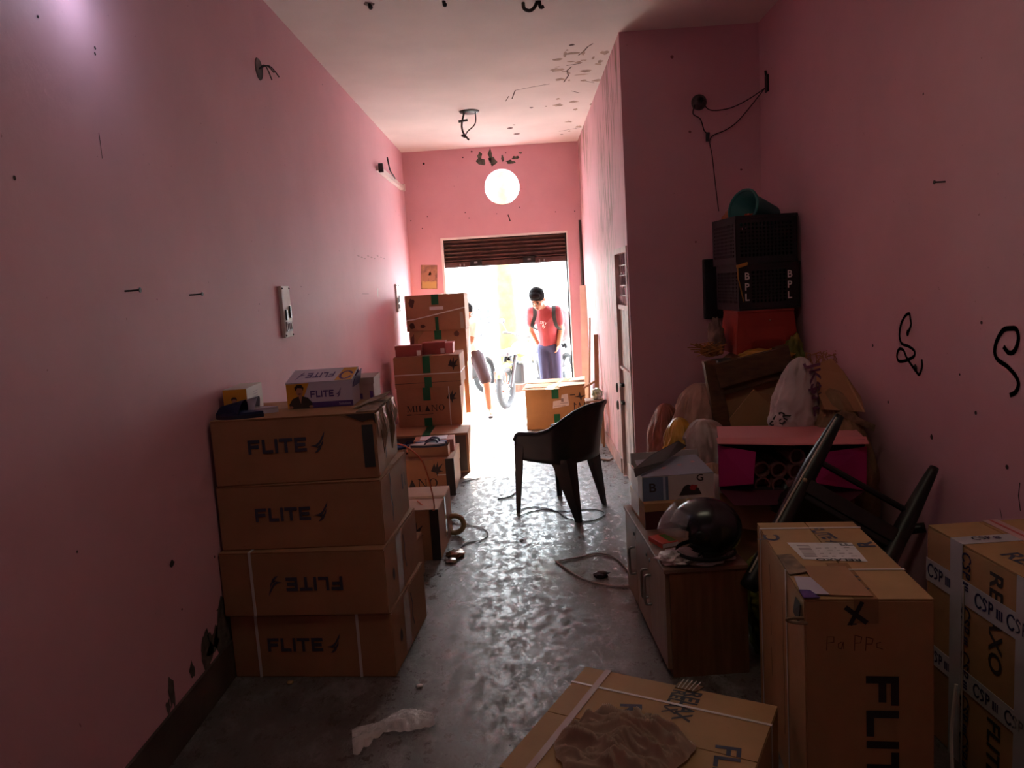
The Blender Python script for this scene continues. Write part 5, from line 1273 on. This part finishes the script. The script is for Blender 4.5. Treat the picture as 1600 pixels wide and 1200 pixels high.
crumple('cloth_bundle', 'yellow cloth bunched under the red stool', 'cloth', (1.46, 4.66, 1.09), (.15, .07, .045), 35, M_YEL, .4, 2.6)
crumple('cloth_bundle', 'olive yellow bundle right of the red stool against the right wall', 'cloth', (1.655, 4.72, 1.02), (.05, .07, .11), 37, mat('olive_plastic', (.20, .19, .03)), .4, 2.6)
crumple('cloth_bundle', 'greyish net bundle hanging left of the red stool', 'cloth', (1.235, 4.95, 1.13), (.045, .06, .12), 39, mat('grey_net', (.22, .14, .12), .9, .3, 14), .4, 2.4)
bb_ = tag(MB().box((0, 0, 0), (.115, .15, .14), bev=.01).build('small_basket', M_BLACKPL, loc=(1.16, 4.62, .99)), 'small dark basket on the wooden frame below the crates', 'basket')
tag(MB().box((0, 0, 0), (.09, .03, .035), bev=.008).build('packet', mat('red_white_packet', (.5, .33, .3), .5, scale=25, col2=(.4, .04, .04)), loc=(1.135, 4.53, 1.01)), 'small red and white packet on top of the wooden frame', 'packet')
b = MB(); q = at(1110, 552, y=4.6)
for i in range(22): b.tube([(RND.uniform(-.02, .02), RND.uniform(-.03, .03), -.02), (RND.uniform(-.09, .08), RND.uniform(-.05, .03), RND.uniform(-.01, .06)), (RND.uniform(-.13, .10), RND.uniform(-.06, .05), RND.uniform(-.01, .07))], .0035, 5)
for i in range(9): b.ball((RND.uniform(-.05, .06), RND.uniform(-.04, .04), RND.uniform(0, .05)), .016, sub=1)
tag(b.build('dried_flowers', mat('dry_orange_flower', (.34, .15, .045), .8, .3, 30), loc=q), 'dried orange flower bunch on left end of the wooden frame', 'dried flowers')

# ================================================================== UPTURNED CHAIR
A0 = Vector((1.353, 3.30, 1.004)); wv = Vector((.811, -.28, -.516)).normalized(); uv = Vector((-.585, -.357, -.728)); uv = (uv-wv*uv.dot(wv)).normalized()
fv = wv.cross(uv)
MR = Matrix((-wv, fv, uv)).transposed()
HWC, DC, LG = .215, .19, .40
uc = thing('slatted_chair', 'upturned black chair with slatted back leaning on the right wall', 'chair', A0-MR @ Vector((HWC, -DC, -LG)), rot=MR.to_euler())
M_CH = mat('black_chair_paint', (.014, .012, .012), .4, .2, 10)
for s in (1, -1):
    MB().tube(smoothpts([(s*HWC, -DC, -LG), (s*HWC, -DC+.01, -LG*.6), (s*HWC, -DC+.012, 0), (s*HWC, -DC-.02, .25), (s*HWC, -DC-.03, .47)], 5), [.019+.0025*i for i in range(9)]+[.037]*12, 10).build('leg', M_CH, uc, smooth=True)
tipC = MR.transposed() @ (at(1446, 824, y=3.33)-uc.location)
MB().tube(smoothpts([(-HWC, DC-.01, .0), (-HWC, DC, -.12), tuple(tipC)], 6), [.034-.001*i for i in range(13)], 10).build('leg', M_CH, uc, smooth=True)
MB().tube(smoothpts([(HWC, DC-.01, .0), (HWC, DC, -.2), (HWC, DC+.01, -.30)], 6), .026, 10).build('leg', M_CH, uc, smooth=True)
MB().box((-HWC-.012, -DC-.01, -.012), (HWC+.012, DC+.02, .014), bev=.006).build('seat', M_CH, uc)
MB().box((-HWC, -DC-.016, -.075), (HWC, -DC+.016, -.012), bev=.004).build('seat_rail', M_CH, uc)
MB().box((-HWC, DC-.016, -.075), (HWC, DC+.016, -.012), bev=.004).build('seat_rail', M_CH, uc)
for s in (1, -1): MB().box((s*HWC-.016, -DC, -.07), (s*HWC+.016, DC, -.012), bev=.004).build('seat_rail', M_CH, uc)
MB().tube([(-HWC, -DC+.006, -.17), (HWC, -DC+.006, -.17)], .014, 8).build('stretcher', M_CH, uc)
for z in (.16, .23, .30, .37, .44): MB().box((-HWC, -DC-.035, z-.02), (HWC, -DC-.02, z+.02), bev=.003).build('back_slat', M_CH, uc)
MB().tube([(HWC+.012, -DC-.016, -LG+.02), (HWC+.020, -DC-.020, -.1), (HWC+.026, -DC-.030, .1), (HWC+.026, -DC-.055, .42)], .0045, 6).build('edge_highlight', mat('pale_edge_highlight', (.42, .36, .30), .6), uc)  # highlight along the post edge, modelled as a pale strip
MB().ball((HWC+.004, -DC-.014, -.055), (.012, .014, .012), sub=2).build('bolt_cap', mat('pale_cap', (.4, .26, .16), .6), uc)

# ================================================================== STREET OUTSIDE
GZ = -.10
M_STREET = mat('sunlit_road', (.52, .49, .45), .9, .12, 2, .2, 20)
struct(MB().box((-14, YB+T+.002, GZ-.2), (14, 34, GZ)).build('street', M_STREET))
bd = thing('building', 'bright cream building across the street with small white windows', 'building', (-1, 20, GZ))
MB().box((-9, 0, 0), (9, 4, 4.6)).build('wall', mat('cream_wall', (.80, .78, .72), .9, .06, 2), bd)
MB().box((-9.2, -.3, 4.6), (9.2, 4, 4.75)).build('roof_edge', M_REVEAL, bd)
for X in (-.20, 2.9, -2.8):
    wn = MB().box((X-.32, -.03, 1.75-.85), (X+.32, .0, 2.4-.85)).build('window', mat('grey_window_pane', (.02, .022, .024), .3), bd)
    for (a0, a1, z0, z1) in ((-.34, -.30, 1.73, 2.42), (.30, .34, 1.73, 2.42), (-.02, .02, 1.73, 2.42), (-.3, .3, 1.73, 1.77), (-.3, .3, 2.38, 2.42), (-.3, .3, 2.05, 2.10)):
        MB().box((X+a0, -.045, z0-.85), (X+a1, -.03, z1-.85)).build('window_frame', M_REVEAL, wn)
tr = thing('street_tree', 'pale sunlit tree trunk with yellowish bark standing across the road', 'tree', (-.28, 12.9, GZ))
b = MB(); pts = [(0, 0, 0), (.02, 0, .3), (0, 0, .9), (-.02, 0, 1.6), (.0, 0, 2.6), (.03, 0, 4.2)]; b.tube(smoothpts(pts, 6), [.20-.0022*i for i in range(31)], 16)
b.build('trunk', mat('yellow_bark', (.075, .058, .018), .9, .35, 6, .6, 12), tr, smooth=True)
MB().lathe([(.30, 0), (.30, .34), (.25, .36), (.25, .30), (0, .30)], 20).build('brick_ring', mat('worn_brick', (.09, .03, .016), .9, .4, 14, .4, 30), tr)
M_BK = mat('bike_dark', (.035, .034, .036), .35, spec=.5); M_TYRE = mat('tyre_rubber', (.018, .018, .018), .85); M_TANK = mat('bike_tank_grey', (.22, .20, .19), .3); M_BROWNB = mat('bike_tank_olive', (.20, .16, .05), .35)
def motorcycle(label, loc, rz, mt):
    t = thing('motorcycle', label, 'motorcycle', loc, rz, 'motorcycles parked across the road')
    for x in (-.62, .62):
        wl = MB().tube([(x+.27*math.cos(a*math.pi/16), 0, .30+.27*math.sin(a*math.pi/16)) for a in range(32)], .045, 10, closed=True).build('wheel', M_TYRE, t, smooth=True)
        b = MB().tube([(x, -.05, .30), (x, .05, .30)], .04, 10)
        for k in range(8): b.tube([(x, 0, .3), (x+.25*math.cos(k*math.pi/4), 0, .3+.25*math.sin(k*math.pi/4))], .006, 6)
        b.build('spokes', M_STEEL, wl)
    b = MB().tube([(.62, .06, .3), (.40, .06, .92)], .022, 8).tube([(.62, -.06, .3), (.40, -.06, .92)], .022, 8); b.build('front_fork', M_STEEL, t)
    MB().tube(smoothpts([(.30, -.36, 1.05), (.38, -.22, 1.02), (.40, 0, .96), (.38, .22, 1.02), (.30, .36, 1.05)], 5), .016, 8).build('handlebar', M_BK, t)
    MB().ball((.12, 0, .80), (.27, .14, .13), sub=3).build('fuel_tank', mt, t, smooth=True)
    MB().box((-.72, -.12, .76), (-.10, .12, .84), bev=.03).build('seat', M_BK, t)
    MB().box((-.18, -.14, .28), (.22, .14, .60), bev=.05).build('engine', M_DARKMETAL, t)
    MB().tube(smoothpts([(.2, .12, .35), (.0, .16, .24), (-.4, .17, .28), (-.85, .17, .36)], 5), .035, 8).build('exhaust', M_STEEL, t, smooth=True)
    b = MB().tube([(-.62, .08, .3), (-.35, .08, .74)], .03, 8).tube([(-.62, -.08, .3), (-.35, -.08, .74)], .03, 8); b.build('rear_shock', M_DARKMETAL, t)
    MB().tube([(-.1, 0, .62), (-.45, 0, .70), (.40, 0, .86)], .03, 8).build('frame_tube', M_BK, t)
    MB().ball((.50, 0, .92), (.09, .10, .10), sub=2).build('headlamp', M_STEEL, t, smooth=True)
    for x, s in ((.62, 1), (-.62, -1)): MB().tube([(x+.31*math.cos(math.radians(a)), 0, .30+.33*math.sin(math.radians(a))) for a in range(30, 160, 10)], .05, 8).build('mudguard', mt, t, smooth=True)
    for s in (-1, 1):
        MB().tube([(.33, s*.30, 1.05), (.30, s*.36, 1.20)], .007, 6).ball((.30, s*.37, 1.23), (.02, .06, .04), sub=2).build('mirror', M_BK, t)
    MB().tube([(-.05, .12, .3), (.0, .30, .02)], .012, 6).build('side_stand', M_DARKMETAL, t)
motorcycle('parked motorcycle across the road, seen right of the tree trunk', (.45, 13.4, GZ), 115, M_TANK)
motorcycle('parked motorcycle in front of the tree trunk, seen left of the boy', (-.12, 11.6, GZ), 70, M_BROWNB)
motorcycle('parked motorcycle farthest left, half hidden by the walking person', (-1.05, 12.4, GZ), 60, M_TANK)

# ================================================================== PEOPLE
def skin_mesh(nodes, edges):
    "tapered limbs round a skeleton; the voxel remesh fuses them into one continuous surface"
    b = MB(); R2 = lambda r_: r_ if isinstance(r_, tuple) else (r_, r_)
    for a_, c_ in edges:
        p, q = Vector(nodes[a_][0]), Vector(nodes[c_][0]); ra, rc = nodes[a_][1], nodes[c_][1]
        if isinstance(ra, tuple) and isinstance(rc, tuple):
            for k in range(9):
                f_ = k/8; b.ball(p+(q-p)*f_, (ra[0]+(rc[0]-ra[0])*f_, ra[1]+(rc[1]-ra[1])*f_, .07), None, 2)
        else:
            r1 = min(R2(ra)); r2 = min(R2(rc)); n = max(2, int((q-p).length/.03))
            b.tube([p+(q-p)*(k/n) for k in range(n+1)], [r1+(r2-r1)*k/n for k in range(n+1)], 12)
            b.ball(p, r1, None, 2); b.ball(q, r2, None, 2)
    return b.b
def remeshed(o, vox, smooth_it=4):
    r_ = o.modifiers.new('remesh', 'REMESH'); r_.mode = 'VOXEL'; r_.voxel_size = vox; r_.use_smooth_shade = True
    s_ = o.modifiers.new('smooth', 'SMOOTH'); s_.iterations = smooth_it; s_.factor = .5; return o
M_SKIN = mat('warm_skin', (.34, .17, .10), .5); M_HAIR = mat('black_hair', (.012, .010, .010), .9, .3, 60, .2, 120, spec=.1)
M_TEE = mat('red_tshirt', (.27, .036, .042), .8, .1, 6, .3, 12); M_TROU = mat('navy_track_trousers', (.035, .035, .085), .8, .1, 6, .3, 10); M_PACK = mat('dark_grey_backpack', (.030, .029, .030), .7, .2, 12, .3, 20)
def head_parts(b, c, fwd, s=1):
    "head with jaw, nose, ears and brow around c, looking along fwd"
    q = Vector(fwd).normalized(); rt = q.cross(Vector((0, 0, 1))).normalized(); up = rt.cross(q)
    Mh = Matrix.Translation(c) @ Matrix((rt, q, up)).transposed().to_4x4() @ Matrix.Scale(s, 4)
    b.ball((0, -.01, .02), (.076, .096, .098), Mh); b.ball((0, .022, -.055), (.056, .066, .066), Mh); b.ball((0, .066, -.085), (.026, .024, .022), Mh, 2)
    b.ball((0, .096, -.022), (.014, .022, .020), Mh, 2); b.ball((0, .085, .0), (.010, .014, .03), Mh, 2); b.ball((0, .078, .022), (.05, .016, .012), Mh, 2)
    for s_ in (-1, 1): b.ball((s_*.079, -.012, -.012), (.011, .022, .034), Mh, 2); b.ball((s_*.038, .062, -.035), (.022, .02, .022), Mh, 2)
    return Mh
def face(root, Mh):
    for s_ in (-1, 1):
        MB().ball((s_*.031, .088, .002), (.013, .006, .007), Mh, 2).build('eye', mat('dark_eye', (.03, .02, .018), .3), root)
        MB().ball((s_*.032, .090, .022), (.020, .006, .005), Mh, 2).build('eyebrow', M_HAIR, root)
    MB().ball((0, .090, -.062), (.024, .008, .007), Mh, 2).build('mouth', mat('lips', (.30, .10, .08), .5), root)
def hand(b, wrist, d, n, s=1.0):
    "palm and five bent fingers; d along the hand, n out of the palm"
    d = Vector(d).normalized(); n = Vector(n); n = (n-d*n.dot(d)).normalized(); sd_ = d.cross(n); W = Vector(wrist)
    b.ball((0, 0, 0), (.038*s, .046*s, .016*s), Matrix.Translation(W+d*.045*s) @ Matrix((sd_, d, n)).transposed().to_4x4(), 2)
    for k, (off, ln) in enumerate(((-.027, .060), (-.009, .072), (.009, .068), (.026, .052))):
        p = W+d*.075*s+sd_*off*s; q1 = p+d*ln*.5*s+n*.006*s; q2 = q1+(d*.75+n*.65).normalized()*ln*.5*s
        b.tube([p, q1, q2], [.0095*s, .0088*s, .007*s], 8)
    p = W+d*.03*s-sd_*.032*s; b.tube([p, p+(d*.6-sd_*.8).normalized()*.035*s, p+(d*.95-sd_*.55).normalized()*.062*s], [.012*s, .0105*s, .008*s], 8)
# --- boy in the red shirt, bending forward, hand in pocket
boy = thing('person', 'boy in a red shirt and navy track trousers bending forward with a backpack', 'person', (.30, 9.98, GZ))
o_ = Vector((.30, 9.98, GZ)); L = lambda x, y, z: tuple(Vector((x, y, z))-o_)
J = dict(pel=(L(.31, 10.0, .88), (.125, .10)), wai=(L(.30, 9.96, 1.02), (.115, .088)), che=(L(.275, 9.90, 1.21), (.135, .095)), nb=(L(.25, 9.85, 1.36), (.075, .07)), nk=(L(.225, 9.78, 1.41), .050), hd=(L(.20, 9.71, 1.45), .055),
    ls=(L(.415, 9.83, 1.325), .058), le=(L(.475, 9.93, 1.08), .042), lw=(L(.425, 9.90, .875), .030), rs=(L(.10, 9.93, 1.325), .058), re=(L(.075, 10.05, 1.08), .042), rw=(L(.165, 10.06, .875), .030),
    lh=(L(.375, 9.99, .82), .085), lk=(L(.385, 9.96, .43), .058), la=(L(.39, 10.02, .0), .040), lt=(L(.34, 9.90, -.06), .036), rh=(L(.235, 10.02, .82), .085), rk=(L(.235, 9.97, .43), .058), ra=(L(.225, 10.03, .0), .040), rt=(L(.17, 9.91, -.06), .036))
E_ = [('pel', 'wai'), ('wai', 'che'), ('che', 'nb'), ('nb', 'nk'), ('nk', 'hd'), ('che', 'ls'), ('ls', 'le'), ('le', 'lw'), ('che', 'rs'), ('rs', 're'), ('re', 'rw'), ('pel', 'lh'), ('lh', 'lk'), ('lk', 'la'), ('la', 'lt'), ('pel', 'rh'), ('rh', 'rk'), ('rk', 'ra'), ('ra', 'rt')]
b = MB(); b.join(skin_mesh(J, E_))
Mh = head_parts(b, Vector(L(.175, 9.64, 1.478)), (-.30, -.80, -.62), 1.10)
hand(b, L(.425, 9.90, .875), (-.28, .05, -.9), (-.9, .2, .2), .95); hand(b, L(.165, 10.06, .875), (.25, -.05, -.9), (.9, .2, .2), .95)
remeshed(b.build('body', M_SKIN, boy), .009)
face(boy, Mh)
def grow(J, ks, g): return {k: (J[k][0], tuple(x+g for x in J[k][1]) if isinstance(J[k][1], tuple) else J[k][1]+g) for k in ks}
T_ = grow(J, ['wai', 'che', 'nb', 'pel', 'ls', 'rs'], .016)
for s_, e in (('ls', 'le'), ('rs', 're')): T_[e] = (tuple(Vector(J[s_][0])+(Vector(J[e][0])-Vector(J[s_][0]))*.62), .066)
T_['pel'] = (tuple(Vector(J['pel'][0])+Vector((0, 0, .0))), (.140, .112))
b = MB(); b.join(skin_mesh(T_, [('wai', 'pel'), ('wai', 'che'), ('che', 'nb'), ('che', 'ls'), ('ls', 'le'), ('che', 'rs'), ('rs', 're')]))
remeshed(b.build('tshirt', M_TEE, boy), .012)
T_ = grow(J, ['pel', 'lh', 'lk', 'la', 'rh', 'rk', 'ra'], .016); T_['la'] = (T_['la'][0], .066); T_['ra'] = (T_['ra'][0], .066)
T_['pel'] = (L(.31, 10.0, .86), (.134, .108))
b = MB(); b.join(skin_mesh(T_, [('pel', 'lh'), ('lh', 'lk'), ('lk', 'la'), ('pel', 'rh'), ('rh', 'rk'), ('rk', 'ra')]))
remeshed(b.build('trousers', M_TROU, boy), .012)
b = MB(); b.ball((0, -.022, .048), (.090, .106, .104), Mh, 3, .06, 6, 2); b.ball((0, .045, .085), (.070, .048, .045), Mh, 3, .08, 8, 5)
b.build('hair', M_HAIR, boy, smooth=True)
bp_ = MB(); bp_.ball(L(.475, 10.09, 1.12), (.16, .13, .235), None, 3, .10, 2.5, 4); bp_.ball(L(.50, 10.15, 1.02), (.12, .10, .13), None, 3, .1, 2.5, 8)
remeshed(bp_.build('backpack', M_PACK, boy), .014, 3)
for s_, sh_, lo_ in ((1, (.385, 9.80, 1.36), (.44, 9.86, 1.10)), (-1, (.145, 9.88, 1.37), (.13, 9.90, 1.12))):
    b = MB(); pts = smoothpts([L(.42 if s_ > 0 else .2, 10.02, 1.33), L(sh_[0], sh_[1]-.0, sh_[2]+.035), L(sh_[0]-.01, sh_[1]-.09, sh_[2]-.10), L(lo_[0]-.035, lo_[1]-.10, lo_[2]+.02), L(lo_[0]+.03, lo_[1]+.02, lo_[2]-.04)], 5)
    rows = []
    for p in pts: rows.append([b.b.verts.new(Vector(p)+Vector((dx*.93, -dx*.36*.3, 0))) for dx in (-.026, .026)])
    for A_, B_ in zip(rows, rows[1:]): b.b.faces.new((A_[0], A_[1], B_[1], B_[0]))
    bmesh.ops.solidify(b.b, geom=b.b.faces[:], thickness=.010); b.build('shoulder_strap', mat('grey_strap_web', (.055, .053, .050), .8), boy)
fr_ = frame(L(.275, 9.778, 1.17), (.93, -.30, 0), (-.03, -.22, 1))
marks('shirt_print', boy, fr_, [xf(text('SKY', .055, 1.0, .01), -.085, .0, -18), xf(text('fly', .05, 1.0, .01), -.06, -.05, -18)], mat('white_shirt_print', (.7, .6, .6), .7), .012)
for n_, k in (('shoe', 'lt'), ('shoe', 'rt')): MB().ball(Vector(J[k][0])+Vector((.02, .04, .008)), (.045, .12, .045), None, 3).build('shoe', M_BK, boy, smooth=True)
# --- second person, walking behind the far stack
w2 = thing('person', 'person in maroon brown shorts stepping past the far stack of cartons, mostly hidden', 'person', (-.74, 9.92, GZ))
o_ = Vector((-.74, 9.92, GZ)); M_PALE = mat('white_shirt', (.72, .70, .68), .8); M_SHORT = mat('maroon_brown_shorts', (.045, .022, .026), .8, .15, 8, .3, 14)
J = dict(pel=(L(-.72, 9.95, .84), (.12, .095)), wai=(L(-.74, 9.92, .97), (.11, .085)), che=(L(-.78, 9.84, 1.13), (.13, .09)), nb=(L(-.79, 9.78, 1.26), (.07, .065)), nk=(L(-.775, 9.73, 1.30), .048), hd=(L(-.75, 9.68, 1.33), .05),
    ls=(L(-.64, 9.78, 1.22), .052), le=(L(-.70, 9.72, .99), .038), lw=(L(-.79, 9.64, .90), .028), rs=(L(-.90, 9.90, 1.22), .052), re=(L(-.93, 9.92, .98), .038), rw=(L(-.88, 9.86, .80), .028),
    lh=(L(-.65, 9.93, .78), .082), lk=(L(-.545, 9.77, .46), .056), la=(L(-.525, 9.78, .075), .036), lt=(L(-.50, 9.66, .028), .034), rh=(L(-.80, 9.97, .78), .082), rk=(L(-.83, 9.98, .44), .056), ra=(L(-.85, 10.1, .06), .036), rt=(L(-.86, 9.98, .03), .034))
b = MB(); b.join(skin_mesh(J, E_)); Mh = head_parts(b, Vector(L(-.735, 9.63, 1.375)), (.60, -.70, -.40), 1.0)
hand(b, J['lw'][0], (-.3, -.8, -.4), (-.5, .2, -.8), .9); hand(b, J['rw'][0], (.3, -.8, -.4), (.5, .2, -.8), .9)
remeshed(b.build('body', M_SKIN, w2), .009); face(w2, Mh)
T_ = grow(J, ['wai', 'che', 'nb', 'pel', 'ls', 'rs'], .015)
for s_, e in (('ls', 'le'), ('rs', 're')): T_[e] = (tuple(Vector(J[s_][0])+(Vector(J[e][0])-Vector(J[s_][0]))*.6), .058)
b = MB(); b.join(skin_mesh(T_, [('wai', 'pel'), ('wai', 'che'), ('che', 'nb'), ('che', 'ls'), ('ls', 'le'), ('che', 'rs'), ('rs', 're')])); remeshed(b.build('shirt', M_PALE, w2), .012)
T_ = grow(J, ['pel', 'lh', 'rh'], .018)
for a, c in (('lh', 'lk'), ('rh', 'rk')): T_[c] = (tuple(Vector(J[a][0])+(Vector(J[c][0])-Vector(J[a][0]))*.92), .082)
b = MB(); b.join(skin_mesh(T_, [('pel', 'lh'), ('lh', 'lk'), ('pel', 'rh'), ('rh', 'rk')])); remeshed(b.build('shorts', M_SHORT, w2), .012)
b = MB(); b.ball((0, -.016, .042), (.084, .102, .098), Mh, 3, .05, 6, 2); b.build('hair', M_HAIR, w2, smooth=True)
for k in ('lt', 'rt'): MB().ball(Vector(J[k][0])+Vector((-.005, .05, -.006)), (.042, .115, .03), None, 3).build('sandal', mat('grey_sandal', (.16, .15, .16), .6), w2, smooth=True)
